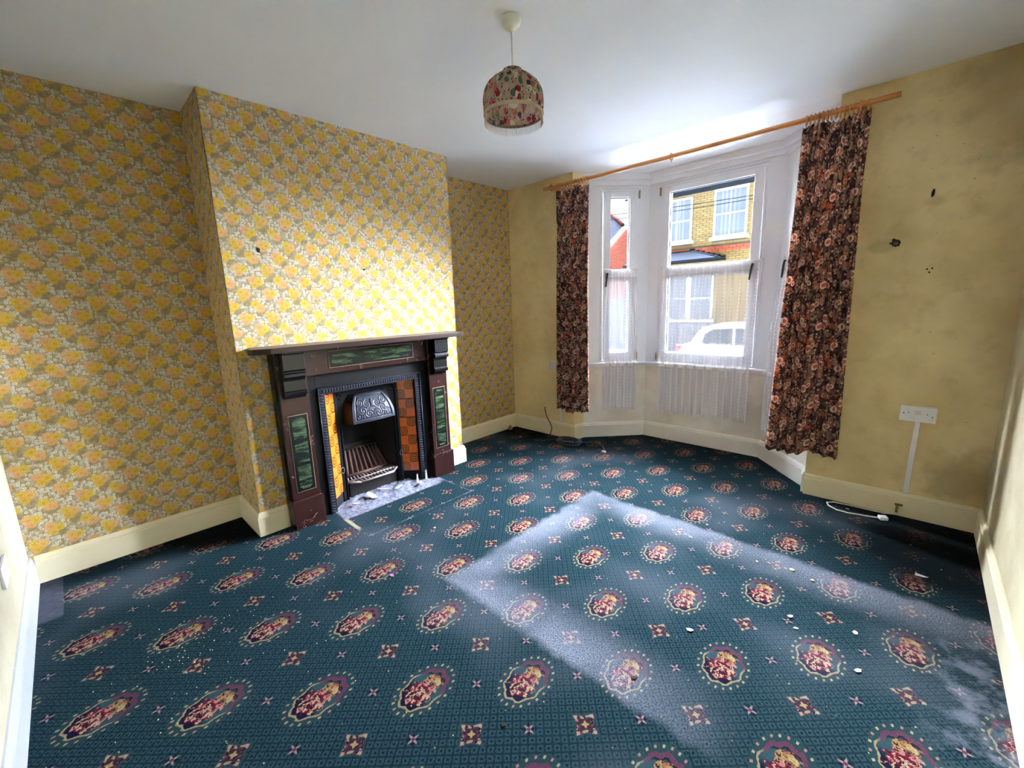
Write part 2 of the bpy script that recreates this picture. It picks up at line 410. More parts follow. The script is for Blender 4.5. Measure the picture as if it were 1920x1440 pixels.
def distemper(name, col, stain=1.0, seam=None):
    """cream wall paint gone patchy, with dark specks of mould"""
    b = NB(name); o = b.obj(); x, y, z = b.sep(o)[:3]
    n = b.noise(o, 1.7, 4, 0.6); n2 = b.noise(o, 7, 3, 0.6)
    dk = (col[0]*0.78, col[1]*0.74, col[2]*0.66, 1)
    c = b.mix(b.mapr(n, 0.32, 0.68), dk, col)
    c = b.mix(b.math('MULTIPLY', b.mapr(n2, 0.5, 0.75), 0.22*stain), c, srgb(150, 126, 92))
    sp = b.voro(o, 34, dims='3D'); sr = b.sep(sp.outputs['Color'])
    spk = b.math('MULTIPLY', b.mapr(sp.outputs['Distance'], 0.16, 0.08), b.math('MULTIPLY', b.math('GREATER_THAN', sr[0], 0.80), b.mapr(n, 0.42, 0.58)))
    c = b.mix(b.math('MULTIPLY', spk, 0.55*stain), c, srgb(80, 68, 52))
    if seam:
        for (cx, cz, rx, rz, a) in seam:
            e = b.nd('ShaderNodeMapping', {'Vector': b.comb(x, z), 'Location': (cx, cz, 0), 'Scale': (rx, rz, 1)}, vector_type='TEXTURE').outputs[0]
            d = b.math('ADD', b.vm('LENGTH', e), b.math('MULTIPLY', b.math('SUBTRACT', n2, 0.5), 1.6))
            c = b.mix(b.math('MULTIPLY', b.mapr(d, 1.0, 0.3), a), c, srgb(70, 62, 44))
    b.principled(c, 0.7, spec=0.3, bump=b.noise(o, 90, 1), bump_str=0.12, bump_dist=0.004)
    return b.m

M = {}
M['paper_y'] = wallpaper('yellow_rose_wallpaper', 'y')
M['paper_x'] = wallpaper('yellow_rose_wallpaper_returns', 'x', (0.031, 0.0))
M['paper_alcove'] = wallpaper('yellow_rose_wallpaper_alcoves', 'y', (0.045, 0.026))
M['carpet'] = carpet()
M['ceiling'] = paint('old_white_ceiling_paint', srgb(234, 238, 244), 0.8, 0.015, 1.2, 0.04, 40)
M['bay_white'] = paint('white_bay_paint', srgb(230, 231, 234), 0.5, 0.015, 2.0, 0.03, 50)
M['gloss_white'] = paint('white_window_gloss', srgb(226, 228, 232), 0.3, 0.01, 3.0, 0.01, 60, 0.5)
M['dado'] = distemper('pale_dado_paint', srgb(244, 242, 236), 0.2)
M['cream'] = distemper('yellowed_cream_paint', srgb(246, 226, 172), 0.8)
M['cream_r'] = distemper('yellowed_cream_paint_marked', srgb(240, 220, 170), 1.1,
                         [(3.12, 1.68, 0.09, 0.05, 0.22), (3.33, 1.90, 0.06, 0.04, 0.22), (3.62, 0.30, 0.22, 0.22, 0.35), (3.65, 2.4, 0.4, 0.5, 0.30)])
M['side'] = distemper('cream_side_wall_paint', srgb(218, 208, 174), 0.7)
M['back'] = distemper('cream_back_wall_paint', srgb(198, 191, 168), 0.4)
M['skirting'] = paint('cream_gloss_skirting', srgb(233, 222, 188), 0.4, 0.04, 3.0, 0.03, 40, 0.5)
M['skirting_white'] = paint('white_gloss_skirting', srgb(236, 234, 226), 0.4, 0.02, 3.0, 0.03, 40, 0.5)

M['skirting_back'] = paint('bluish_white_gloss_skirting', srgb(180, 182, 188), 0.4, 0.02, 3.0, 0.03, 40, 0.5)
def kstruct(o): o['kind'] = 'structure'; return o

# ------------------------------------------------------------------ room shell
P1 = Vector((0.862, 0.13, 0)); P2 = Vector((1.311, 0.59, 0)); P3 = Vector((2.413, 0.59, 0)); P4 = Vector((2.826, 0.13, 0))
bay_poly = [(XL, 0), (P1.x, P1.y), (P2.x, P2.y), (P3.x, P3.y), (P4.x, P4.y), (XR, 0)]
fl = MB()
fl.face([(0, -L, 0), (W, -L, 0), (W, 0, 0), (XR, 0, 0)] + [(x, y, 0) for x, y in reversed(bay_poly[1:5])] + [(XL, 0, 0), (0, 0, 0)])
kstruct(fl.build('floor', M['carpet'])); bpy.data.objects['floor']['label'] = 'teal patterned carpet with medallions'
# ceiling in two paints
kstruct(MB().box(0, W, -L, 0, H, H+0.1).build('ceiling', M['ceiling']))
OFF = 0.07
def off_line(a, b_, k):
    v = (b_-a).normalized(); n = Vector((-v.y, v.x, 0)); return a+n*k, v, n
Qa, va, na = off_line(P1, P2, OFF); Qb, vb_, nb = off_line(P2, P3, OFF); Qc, vc, nc = off_line(P3, P4, OFF)
def meet(A, v, B, w_):
    t = ((B.x-A.x)*w_.y-(B.y-A.y)*w_.x)/(v.x*w_.y-v.y*w_.x); return A+v*t
K1 = meet(Qa, va, Qb, vb_); K2 = meet(Qb, vb_, Qc, vc)
bc = MB(); bc.prism([(XL, 0, H), (P1.x+na.x*0.25, P1.y+na.y*0.25, H), (K1.x-0.15, K1.y+0.25, H), (K2.x+0.15, K2.y+0.25, H), (P4.x+nc.x*0.25, P4.y+nc.y*0.25, H), (XR, 0, H)], (0, 0, 0.1))
kstruct(bc.build('ceiling_bay', M['bay_white']))
# left wall: alcoves and chimney breast
kstruct(MB().box(-0.1, 0, -L-0.1, 0.1, 0, H).build('wall_left', M['paper_alcove']))
HY0, HY1, HZ = -2.37, -1.64, 0.86      # hole behind the grate
cb = MB()
cb.box(D-0.06, D, CY0, HY0, 0, H).box(D-0.06, D, HY1, CY1, 0, H).box(D-0.06, D, HY0, HY1, HZ, H)
kstruct(cb.build('wall_chimney_breast', M['paper_y']))
kstruct(MB().box(0, D, CY0, CY0+0.004, 0, H).build('wall_chimney_return_near', M['paper_x']))
bpy.data.objects['wall_chimney_return_near'].location.y = -0.0005
kstruct(MB().box(0, D, CY1-0.004, CY1, 0, H).build('wall_chimney_return_far', M['paper_x']))
bpy.data.objects['wall_chimney_return_far'].location.y = 0.0005
# front wall either side of the bay, right and back walls
kstruct(MB().prism([(-0.1, 0, 0), (XL, 0, 0), (P1.x, P1.y, 0), (P1.x+na.x*0.2, P1.y+na.y*0.2, 0), (-0.1, 0.26, 0)], (0, 0, H)).build('wall_front_left', M['cream']))
kstruct(MB().prism([(XR, 0, 0), (W+0.1, 0, 0), (W+0.1, 0.26, 0), (P4.x+nc.x*0.2, P4.y+nc.y*0.2, 0), (P4.x, P4.y, 0)], (0, 0, H)).build('wall_front_right', M['cream_r']))
kstruct(MB().box(W, W+0.1, -L-0.1, 0, 0, H).build('wall_right', M['side']))
kstruct(MB().box(0, W, -L-0.1, -L, 0, H).build('wall_back', M['back']))
# bay: dado wall under the sills
SILL = 0.745
def ext(A, k, n): return (A.x+n.x*k, A.y+n.y*k, 0)
KO1 = meet(P1+na*0.2, va, P2+nb*0.2, vb_); KO2 = meet(P2+nb*0.2, vb_, P3+nc*0.2, vc)
dd = MB()
dd.prism([tuple(P1), tuple(P2), tuple(KO1), ext(P1, 0.2, na)], (0, 0, SILL))
dd.prism([tuple(P2), tuple(P3), tuple(KO2), tuple(KO1)], (0, 0, SILL))
dd.prism([tuple(P3), tuple(P4), ext(P4, 0.2, nc), tuple(KO2)], (0, 0, SILL))
kstruct(dd.build('wall_bay_dado', M['dado'], fix=False))
# exterior ground in front of the bay is built with the street

# ------------------------------------------------------------------ bay windows
def glass_mat():
    b = NB('clear_window_glass')
    tr = b.nd('ShaderNodeBsdfTransparent', {0: (0.97, 0.985, 0.98, 1)}); gl = b.nd('ShaderNodeBsdfGlossy', {'Color': (1, 1, 1, 1), 'Roughness': 0.02})
    fr = b.nd('ShaderNodeFresnel', {'IOR': 1.3})
    mx = b.nd('ShaderNodeMixShader', {0: fr.outputs[0], 1: tr.outputs[0], 2: gl.outputs[0]}); b.surface(mx.outputs[0]); return b.m
M['glass'] = glass_mat()
def metal(name, col, rough=0.35, bumpy=0.0):
    b = NB(name); o = b.obj()
    c = b.mix(b.mapr(b.noise(o, 25, 4), 0.35, 0.7), tuple(k*0.7 for k in col[:3])+(1,), col)
    b.principled(c, rough, 1.0, bump=b.noise(o, 120, 2) if bumpy else None, bump_str=bumpy); return b.m
M['brass'] = metal('dull_brass', srgb(176, 146, 92)); M['steel'] = metal('grey_steel', srgb(150, 152, 158)); M['iron_dark'] = metal('dark_metal', srgb(70, 70, 74))
M['gasket'] = paint('dark_grey_glazing_gasket', srgb(70, 72, 80), 0.6)
def frame_of(A, v, n):
    return Matrix(((v.x, n.x, 0, A.x), (v.y, n.y, 0, A.y), (0, 0, 1, 0), (0, 0, 0, 1)))
def window(name, A, v, n, s0, s1, length, c0, c1, handle_left, hlabel):
    """window in its own frame: s along the wall, o outward, z up. frame s0..s1; posts fill c0..s0 and s1..c1"""
    T = frame_of(A, v, n)
    e = empty(name, (A.x, A.y, SILL)); e['kind'] = 'structure'; e['label'] = hlabel
    bpy.context.view_layer.update()
    def add(mb, nm, mat, bev=0.0, par=None):
        o = mb.build(nm, mat, None, bev)
        rel(o, e)
        return o
    ZB, ZT = 0.775, 2.475
    add(MB().box(c0, s0, 0, 0.11, SILL, H, T), 'post', M['gloss_white'])
    add(MB().box(s1, c1, 0, 0.11, SILL, H, T), 'post', M['gloss_white'])
    add(MB().box(s0, s1, 0.0, 0.11, ZT+0.004, H, T), 'head', M['gloss_white'])
    fr = MB()
    fr.box(s0, s0+0.022, -0.004, 0.07, ZB, ZT, T).box(s1-0.022, s1, -0.004, 0.07, ZB, ZT, T)
    fr.box(s0+0.022, s1-0.022, -0.004, 0.07, ZT-0.022, ZT, T).box(s0+0.022, s1-0.022, -0.004, 0.07, ZB, ZB+0.022, T)
    add(fr, 'frame', M['gloss_white'], 0.003)
    a0, a1 = s0+0.025, s1-0.025; z0, z1 = ZB+0.025, ZT-0.025; g = 0.072
    ss = MB()
    ss.box(a0, a0+g, -0.016, 0.05, z0, z1, T).box(a1-g, a1, -0.016, 0.05, z0, z1, T)
    ss.box(a0+g, a1-g, -0.016, 0.05, z1-g+0.02, z1, T).box(a0+g, a1-g, -0.016, 0.05, z0, z0+g+0.01, T)
    add(ss, 'sash', M['gloss_white'], 0.004)
    add(MB().box(a0+g, a1-g, -0.013, 0.05, 1.605, 1.715, T), 'rail', M['gloss_white'], 0.004)
    gz = ((z0+g+0.01, 1.605), (1.715, z1-g+0.02))
    for (b0, b1) in gz:
        gk = MB(); t = 0.006
        gk.box(a0+g, a0+g+t, 0.008, 0.02, b0, b1, T).box(a1-g-t, a1-g, 0.008, 0.02, b0, b1, T).box(a0+g, a1-g, 0.008, 0.02, b0, b0+t, T).box(a0+g, a1-g, 0.008, 0.02, b1-t, b1, T)
        add(gk, 'gasket', M['gasket'])
        add(MB().box(a0+g, a1-g, 0.020, 0.024, b0, b1, T), 'pane', M['glass'])
    # handle at the meeting rail, hinges on the other stile
    hs = a0+g*0.5 if handle_left else a1-g*0.5
    hd = MB(); hd.box(hs-0.012, hs+0.012, -0.026, -0.016, 1.63, 1.69, T)
    hd.tube([T @ Vector((hs, -0.02, 1.675)), T @ Vector((hs, -0.055, 1.675)), T @ Vector((hs-0.006, -0.058, 1.64)), T @ Vector((hs-0.018, -0.056, 1.545))], [0.008, 0.009, 0.009, 0.007], 8)
    add(hd, 'handle', M['iron_dark'])
    qs = s1-0.004 if handle_left else s0+0.004
    for zz in (0.80, 2.38):
        hg = MB(); hg.tube([T @ Vector((qs, -0.016, zz)), T @ Vector((qs, -0.016, zz+0.075))], 0.008, 8)
        add(hg, 'hinge', M['brass'])
    return e, T
len_a = (K1-Qa).length; len_b = (K2-K1).length; len_c = (P4-P3).length+OFF*0.3
W1, T1 = window('window_1', Qa, va, na, 0.188, 0.572, len_a, 0.0, len_a, True, 'narrow white side window of the bay beside the left curtain')
W2, T2 = window('window_2', K1, vb_, nb, 0.115, 1.030, len_b, 0.0, len_b, False, 'wide white middle window of the bay')
W3, T3 = window('window_3', K2, vc, nc, 0.09, 0.47, len_c, 0.0, (Qc+vc*((P4-P3).length)-K2).length, True, 'narrow white side window of the bay behind the right curtain')
# inner corner fillets of the posts (rounded white corner boards)
# sills
def sill(A, B, n, nm, par):
    v = (B-A).normalized()
    a = A-n*0.022; c_ = B-n*0.022
    return a, c_
sl_in = [P1-na*0.0, None]
I1 = meet(P1-na*0.025, va, P2-nb*0.025, vb_); I2 = meet(P2-nb*0.025, vb_, P3-nc*0.025, vc)
i0 = P1-na*0.025; i3 = P4-nc*0.025
O1 = K1; O2 = K2
for par, poly in ((W1, [i0, I1, K1, Qa]), (W2, [I1, I2, K2, K1]), (W3, [I2, i3, P4+nc*OFF, K2])):
    o = MB().prism([(p.x, p.y, SILL) for p in poly], (0, 0, 0.03)).build('sill', M['gloss_white'], None, 0.004); rel(o, par)
# cornice round the head of the bay
J1 = meet(P1-na*0.0, va, P2-nb*0.0, vb_); 
def ring_strip(k, z0, z1, nm):
    a = P1+na*k; d_ = P4+nc*k
    b1 = meet(a, va, P2+nb*k, vb_); b2 = meet(P2+nb*k, vb_, d_, vc)
    e = OFF+0.005
    a2 = P1+na*e; d2 = P4+nc*e; c1 = meet(a2, va, P2+nb*e, vb_); c2 = meet(P2+nb*e, vb_, d2, vc)
    mb = MB()
    for p, q, r, s_ in ((a, b1, c1, a2), (b1, b2, c2, c1), (b2, d_, d2, c2)):
        mb.prism([(x.x, x.y, z0) for x in (p, q, r, s_)], (0, 0, z1-z0))
    return kstruct(mb.build(nm, M['bay_white'], None, 0.004, fix=False))
ring_strip(0.035, 2.500, 2.545, 'trim_1'); ring_strip(0.0, 2.545, H, 'trim_2')

# ------------------------------------------------------------------ skirtings
def skirting(name, pts, mat, h=BH):
    """pts: inner line along the wall (wall on the left of travel is behind); room side to the right"""
    mb = MB(); N = len(pts); P = [Vector((x, y, 0)) for x, y in pts]
    prof = [(0, 0), (BT, 0), (BT, h-0.030), (BT-0.005, h-0.026), (BT-0.004, h-0.020), (BT-0.010, h-0.006), (BT-0.014, h), (0, h)]
    rows = []
    for k in range(N):
        if k == 0: d0 = d1 = (P[1]-P[0]).normalized()
        elif k == N-1: d0 = d1 = (P[-1]-P[-2]).normalized()
        else: d0 = (P[k]-P[k-1]).normalized(); d1 = (P[k+1]-P[k]).normalized()
        n0 = Vector((d0.y, -d0.x, 0)); n1 = Vector((d1.y, -d1.x, 0)); nn = (n0+n1); nn = nn/(nn.length_squared/2)
        i = len(mb.v); rows.append(i)
        for (o_, z) in prof: q = P[k]+nn*o_; mb.v.append((q.x, q.y, z))
    n = len(prof)
    for a, b_ in zip(rows, rows[1:]):
        for j in range(n): mb.f.append((a+j, a+(j+1) % n, b_+(j+1) % n, b_+j))
    mb.f.append(tuple(rows[0]+j for j in range(n))); mb.f.append(tuple(rows[-1]+j for j in reversed(range(n))))
    return kstruct(mb.build(name, mat, None))
FPL, FPR = -2.66, -1.335
skirting('baseboard_left', [(0, -L+BT), (0, CY0-0.0005), (D, CY0-0.0005), (D, FPL)], M['skirting'])
skirting('baseboard_left_far', [(D, FPR), (D, CY1+0.0005), (0, CY1+0.0005), (0, -BT)], M['skirting'])
skirting('baseboard_front', [(0, 0), (XL, 0), (P1.x, P1.y)], M['skirting'])
skirting('baseboard_bay', [(P1.x, P1.y), (P2.x, P2.y), (P3.x, P3.y), (P4.x, P4.y), (XR, 0.012)], M['skirting_white'])
skirting('baseboard_front_right', [(XR, 0), (W, 0)], M['skirting'], 0.15)
skirting('baseboard_right', [(W, -BT), (W, -L)], M['skirting'])
skirting('baseboard_back', [(W, -L), (0, -L)], M['skirting_back'])

# ------------------------------------------------------------------ fireplace
def marble(name, base, vein, vs_=3.0, amt=0.7, streak=False, rough=0.22):
    b = NB(name); o = b.obj()
    if streak:
        q = b.nd('ShaderNodeMapping', {'Vector': o, 'Rotation': (0.95, 0, 0), 'Scale': (6, 3.0, 20)}, vector_type='POINT').outputs[0]
        n = b.noise(q, 1.6, 6, 0.65, dist=0.6); n2 = b.noise(o, 26, 5, 0.7)
        f = b.math('MULTIPLY', b.mapr(n, 0.42, 0.68), b.mapr(n2, 0.25, 0.6, 0.35, 1.0))
        c = b.mix(f, base, vein)
    else:
        n = b.noise(o, vs_, 5, 0.6, dist=0.9); n2 = b.noise(b.vm('ADD', o, (3, 7, 1)), 14, 4)
        cl = b.mix(b.mapr(n2, 0.3, 0.7), tuple(k*0.62 for k in base[:3])+(1,), base)
        ln = b.math('MULTIPLY', b.mapr(b.math('ABSOLUTE', b.math('SUBTRACT', n, 0.5)), 0.010, 0.002), b.mapr(b.noise(o, 5, 2), 0.50, 0.62))
        c = b.mix(b.math('MULTIPLY', ln, amt), cl, vein)
    b.principled(c, rough, spec=0.5, bump=b.noise(o, 70, 2), bump_str=0.02); return b.m
M['slate_red'] = marble('oxblood_marbled_slate', srgb(46, 22, 20), srgb(140, 116, 104), 5.0, 0.6)
M['slate_green'] = marble('green_marbled_panel', srgb(9, 14, 12), srgb(72, 92, 64), streak=True)
M['slate_black'] = paint('black_polished_slate', srgb(10, 9, 10), 0.25, 0.1, 5, 0.02, 50, 0.5)
M['shelf'] = paint('brown_painted_slate_shelf', srgb(48, 27, 25), 0.3, 0.12, 8, 0.03, 60, 0.5)
M['gilt'] = paint('pale_gilt_line', srgb(120, 102, 74), 0.5)
def iron(name, col, rough=0.42, bump=0.4, scale=60):
    b = NB(name); o = b.obj(); n = b.noise(o, scale, 3)
    c = b.mix(b.mapr(b.noise(o, 9, 4), 0.35, 0.7), tuple(k*0.6 for k in col[:3])+(1,), col)
    b.principled(c, rough, 0.0, spec=0.25, bump=n, bump_str=bump*0.4, bump_dist=0.003); return b.m
M['iron'] = iron('blacked_cast_iron', srgb(9, 9, 11)); M['iron_hi'] = iron('polished_cast_iron_relief', srgb(46, 48, 60), 0.4)
M['iron_mid'] = iron('cast_iron_moulding', srgb(20, 21, 27), 0.42)
M['soot'] = iron('sooty_firebrick', srgb(34, 31, 31), 0.9); M['grate'] = iron('rusty_ashen_grate', srgb(112, 84, 76), 0.8, 0.8)
M['grate_front'] = iron('ash_grey_grate_bars', srgb(158, 146, 144), 0.7, 0.6)
def tile_mat():
    b = NB('orange_chequered_tile'); o = b.uv()
    uvs = b.sep(o); fx = b.math('GREATER_THAN', uvs[0], 0.5); fy = b.math('GREATER_THAN', uvs[1], 0.5)
    chk = b.math('ABSOLUTE', b.math('SUBTRACT', fx, fy))
    c2 = b.vm('SUBTRACT', b.vm('FRACTION', b.vm('SCALE', o)), (0.5, 0.5, 0.5)); c2.node.inputs[0].links[0].from_node.inputs[0].links[0].from_node.inputs['Scale'].default_value = 2.0
    r = b.vm('LENGTH', b.vm('MULTIPLY', c2, (1, 1, 0)))
    ring = b.math('MAXIMUM', b.mapr(b.math('ABSOLUTE', b.math('SUBTRACT', r, 0.2)), 0.05, 0.03), b.mapr(b.math('ABSOLUTE', b.math('SUBTRACT', r, 0.44)), 0.05, 0.03))
    fil = b.mapr(b.voro(o, 17.0, 'DISTANCE_TO_EDGE').outputs['Distance'], 0.16, 0.06)
    fig = b.math('MULTIPLY', b.math('MAXIMUM', ring, b.math('MULTIPLY', fil, 0.8)), chk)
    dotm = b.math('MULTIPLY', b.mapr(r, 0.06, 0.03), b.math('SUBTRACT', 1.0, chk))
    org = b.mix(b.noise(o, 3, 3), srgb(196, 88, 22), srgb(222, 118, 38))
    c = b.mix(b.math('MULTIPLY', chk, 0.35), org, srgb(170, 120, 50))
    c = b.mix(b.math('MULTIPLY', fig, 0.85), c, srgb(42, 30, 14))
    c = b.mix(b.math('MULTIPLY', dotm, 0.6), c, srgb(90, 40, 16))
    gr = b.math('MAXIMUM', b.mapr(b.math('ABSOLUTE', b.math('SUBTRACT', uvs[0], 0.5)), 0.012, 0.004), b.mapr(b.math('ABSOLUTE', b.math('SUBTRACT', uvs[1], 0.5)), 0.012, 0.004))
    c = b.mix(b.math('MULTIPLY', gr, 0.5), c, srgb(70, 40, 20))
    b.principled(c, 0.18, spec=0.6, bump=b.noise(o, 5, 2), bump_str=0.03); return b.m
M['tile'] = tile_mat()

FC = -2.005
fp = empty('fireplace', (D, FC, 0)); tag(fp, 'dark marbled slate fireplace with black iron insert on the papered chimney breast', 'fireplace')
bpy.context.view_layer.update()
def fadd(mb, nm, mat, bev=0.0, par=None, lab=None, kind=None):
    o = mb.build(nm, mat, None, bev)
    o.parent = par or fp
    if par is None: o.matrix_parent_inverse = Matrix.Translation(fp.location).inverted()
    else: o.matrix_parent_inverse = Matrix.Translation(fp.location).inverted() @ Matrix.Identity(4) if par.parent is None else Matrix.Identity(4)
    if lab: o['label'] = lab
    if kind: o['kind'] = kind
    return o
G = 0.002
# shelf with canted front corners
fadd(MB().prism([(D+G, -2.745, 1.166), (0.560, -2.80, 1.166), (0.606, -2.785, 1.166), (0.640, -2.70, 1.166), (0.640, -1.31, 1.166), (0.606, -1.225, 1.166), (0.560, -1.21, 1.166), (D+G, -1.265, 1.166)], (0, 0, 0.034)),
     'mantel_shelf', M['shelf'], 0.004)
# black backing stiles
for s_ in (-1, 1):
    y0 = FC+s_*0.655; y1 = FC+s_*0.625
    fadd(MB().box(D+G, 0.475, min(y0, y1), max(y0, y1), 0, 1.166), 'backing_stile', M['slate_black'], 0.002)
fz = fadd(MB().box(D+G, 0.510, FC-0.625, FC+0.625, 0.992, 1.1655), 'frieze', M['slate_red'], 0.003)
def green_panel(par, y0, y1, z0, z1, x):
    o = fadd(MB().box(x, x+0.003, y0, y1, z0, z1), 'gilt_line', M['gilt'], par=par)
    t = 0.0035
    o2 = fadd(MB().box(x, x+0.0042, y0+t, y1-t, z0+t, z1-t), 'black_border', M['slate_black'], par=par)
    k = 0.016; c_ = 0.018
    a, b_, c1, d_ = y0+t+k, y1-t-k, z0+t+k, z1-t-k
    poly = [(a+c_, c1), (b_-c_, c1), (b_-c_*0.5, c1+c_*0.5), (b_, c1+c_), (b_, d_-c_), (b_-c_*0.5, d_-c_*0.5), (b_-c_, d_), (a+c_, d_), (a+c_*0.5, d_-c_*0.5), (a, d_-c_), (a, c1+c_), (a+c_*0.5, c1+c_*0.5)]
    fadd(MB().prism([(x+0.003, yy, zz) for yy, zz in poly], (0.0025, 0, 0)), 'green_panel', M['slate_green'], par=par, lab='green marbled inset panel')
green_panel(fz, -2.322, -1.665, 1.028, 1.142, 0.510)
for s_ in (-1, 1):
    a, b_ = sorted((FC+s_*0.47, FC+s_*0.645))
    pil = fadd(MB().box(D+G, 0.515, a, b_, 0.20, 0.9915), 'pilaster', M['slate_red'], 0.003)
    top = fadd(MB().box(D+G, 0.515, a, b_, 0.9925, 1.1655), 'pilaster_block', M['slate_red'], 0.003)
    fadd(MB().box(D+G, 0.535, a-0.012, b_+0.012, 0.0, 0.1995), 'plinth', M['slate_red'], 0.004)
    g0, g1 = sorted((FC+s_*0.495, FC+s_*0.615))
    green_panel(pil, g0, g1, 0.245, 0.758, 0.515)
    # corbel: stepped black bracket
    c0, c1 = sorted((FC+s_*0.495, FC+s_*0.625)); xx = 0.515
    cbm = MB()
    prof = [(xx, 0.868), (xx+0.022, 0.872), (xx+0.030, 0.886), (xx+0.052, 0.892), (xx+0.056, 0.914), (xx+0.044, 0.922), (xx+0.044, 0.985), (xx+0.052, 1.002), (xx+0.072, 1.010), (xx+0.072, 1.030), (xx+0.060, 1.036), (xx+0.060, 1.045), (xx+0.070, 1.052), (xx+0.070, 1.150), (xx+0.085, 1.156), (xx+0.085, 1.165), (xx, 1.165)]
    cbm.prism([(px, c0, pz) for px, pz in prof], (0, c1-c0, 0))
    fadd(cbm, 'corbel', M['slate_black'], 0.002, lab='black stepped corbel under the shelf')
# black iron slip between surround and grate
sl = MB(); Xs = 0.470
sl.box(D+G, Xs, FC-0.469, FC-0.405, 0, 0.9915).box(D+G, Xs, FC+0.405, FC+0.469, 0, 0.9915).box(D+G, Xs, FC-0.405, FC+0.405, 0.90, 0.9915)
fadd(sl, 'slip_panel', M['iron'], 0.002)
# moulded frame with rows of cast beads
fm = MB(); f0, f1 = 0.405, 0.355
fm.box(0.44, 0.478, FC-f0, FC-f1, 0, 0.90).box(0.44, 0.478, FC+f1, FC+f0, 0, 0.90).box(0.44, 0.478, FC-f1, FC+f1, 0.85, 0.90)
fadd(fm, 'insert_frame', M['iron_mid'], 0.003)
lip = MB()
lip.tube([(0.482, FC-f0+0.004, 0.0), (0.482, FC-f0+0.004, 0.896), (0.482, FC+f0-0.004, 0.896), (0.482, FC+f0-0.004, 0.0)], 0.007, 8)
fadd(lip, 'frame_lip', M['iron_mid'])
bd = MB()
def bead(cx, cy, cz, along):
    a, b_ = (0.005, 0.0105)
    dy, dz = (a, b_*1.3) if along == 'z' else (b_*1.3, a)
    pts = [(cx+0.007, cy, cz), (cx, cy+0.006 if along == 'y' else cy+0.016, cz+0.016 if along == 'y' else cz+0.006), (cx, cy-0.009 if along == 'y' else cy-0.016, cz+0.010 if along == 'y' else cz+0.006), (cx, cy-0.006 if along == 'y' else cy-0.016, cz-0.016 if along == 'y' else cz-0.006), (cx, cy+0.009 if along == 'y' else cy+0.016, cz-0.010 if along == 'y' else cz-0.006)]
    i = len(bd.v); bd.v += pts; bd.f += [(i, i+1, i+2), (i, i+2, i+3), (i, i+3, i+4), (i, i+4, i+1)]
for k in range(38): bead(0.478, FC-0.36+k*0.0195, 0.874, 'y')
for k in range(44):
    for s_ in (-1, 1): bead(0.478, FC+s_*0.38, 0.012+k*0.0195, 'z')
fadd(bd, 'frame_beading', M['iron_hi'], kind='stuff')
# splayed tiled cheeks
for s_ in (-1, 1):
    A = Vector((0.455, FC+s_*0.354, 0)); B = Vector((0.362, FC+s_*0.250, 0))
    v = (B-A); wid = v.length; v.normalize(); n = Vector((-v.y, v.x, 0))
    if n.x < 0: n = -n
    T = Matrix(((v.x, n.x, 0, A.x), (v.y, n.y, 0, A.y), (0, 0, 1, 0), (0, 0, 0, 1)))
    fadd(MB().box(-0.002, wid+0.002, -0.02, -0.004, 0, 0.852, T), 'cheek_backing', M['soot'])
    hgt = 0.1475
    for k in range(5):
        z0 = 0.086+k*0.1525
        tm = MB(); tm.box(0.001, wid-0.001, -0.004, 0.004, z0, z0+hgt, T)
        # front face uv (index 4 = +n side)
        for fi in range(len(tm.f)): tm.uv[fi] = [(0, 0)]*4
        def uvp(p):
            q = Vector(p)-A; return ((q.x*v.x+q.y*v.y)/wid, (p[2]-z0)/hgt)
        for fi, fc in enumerate(tm.f): tm.uv[fi] = [uvp(tm.v[i]) for i in fc]
        o = tm.build('tile', M['tile'], None, 0.0, fix=False)
        rel(o, fp)
        md = o.modifiers.new('bevel', 'BEVEL'); md.width = 0.002; md.segments = 1
# inner arched plate
def arch(hw, zs, zt, n=14):
    pts = [(FC-hw, 0.0), (FC-hw, zs)]
    for k in range(1, n): a = PI-PI*k/n; pts.append((FC+hw*math.cos(a), zs+(zt-zs)*math.sin(a)))
    pts += [(FC+hw, zs), (FC+hw, 0.0)]
    return pts
pl = MB(); A_ = arch(0.212, 0.56, 0.80); O_ = []
for (y, z) in A_:
    if z <= 0.0: O_.append((FC-0.252 if y < FC else FC+0.252, 0.0))
    elif abs(z-0.56) < 1e-6: O_.append((FC-0.252 if y < FC else FC+0.252, 0.56))
    else:
        dx_, dz_ = y-FC, z-0.56; k = min(0.252/abs(dx_) if abs(dx_) > 1e-6 else 9, (0.852-0.56)/max(dz_, 1e-6)); O_.append((FC+dx_*k, 0.56+dz_*k))
for (a, b_, c_, d_) in zip(A_, A_[1:], O_[1:], O_):
    pl.prism([(0.352, *a), (0.352, *b_), (0.352, *c_), (0.352, *d_)], (0.012, 0, 0))
pl.box(0.352, 0.455, FC-0.356, FC-0.250, 0.0, 0.084) if False else None
fadd(pl, 'arch_plate', M['iron'])
cr = MB()
cr.prism([(0.362, FC-0.252, 0.85), (0.455, FC-0.356, 0.85), (0.455, FC+0.356, 0.85), (0.362, FC+0.252, 0.85)], (0, 0, 0.004))
cr.box(0.364, 0.374, FC-0.256, FC-0.236, 0.0, 0.85).box(0.364, 0.374, FC+0.236, FC+0.256, 0.0, 0.85)
fadd(cr, 'arch_strips', M['iron_mid'], 0.002)
at = MB(); at.tube([(0.366, y, z) for y, z in arch(0.220, 0.56, 0.808)], 0.006, 6)
fadd(at, 'arch_bead', M['iron_mid'])
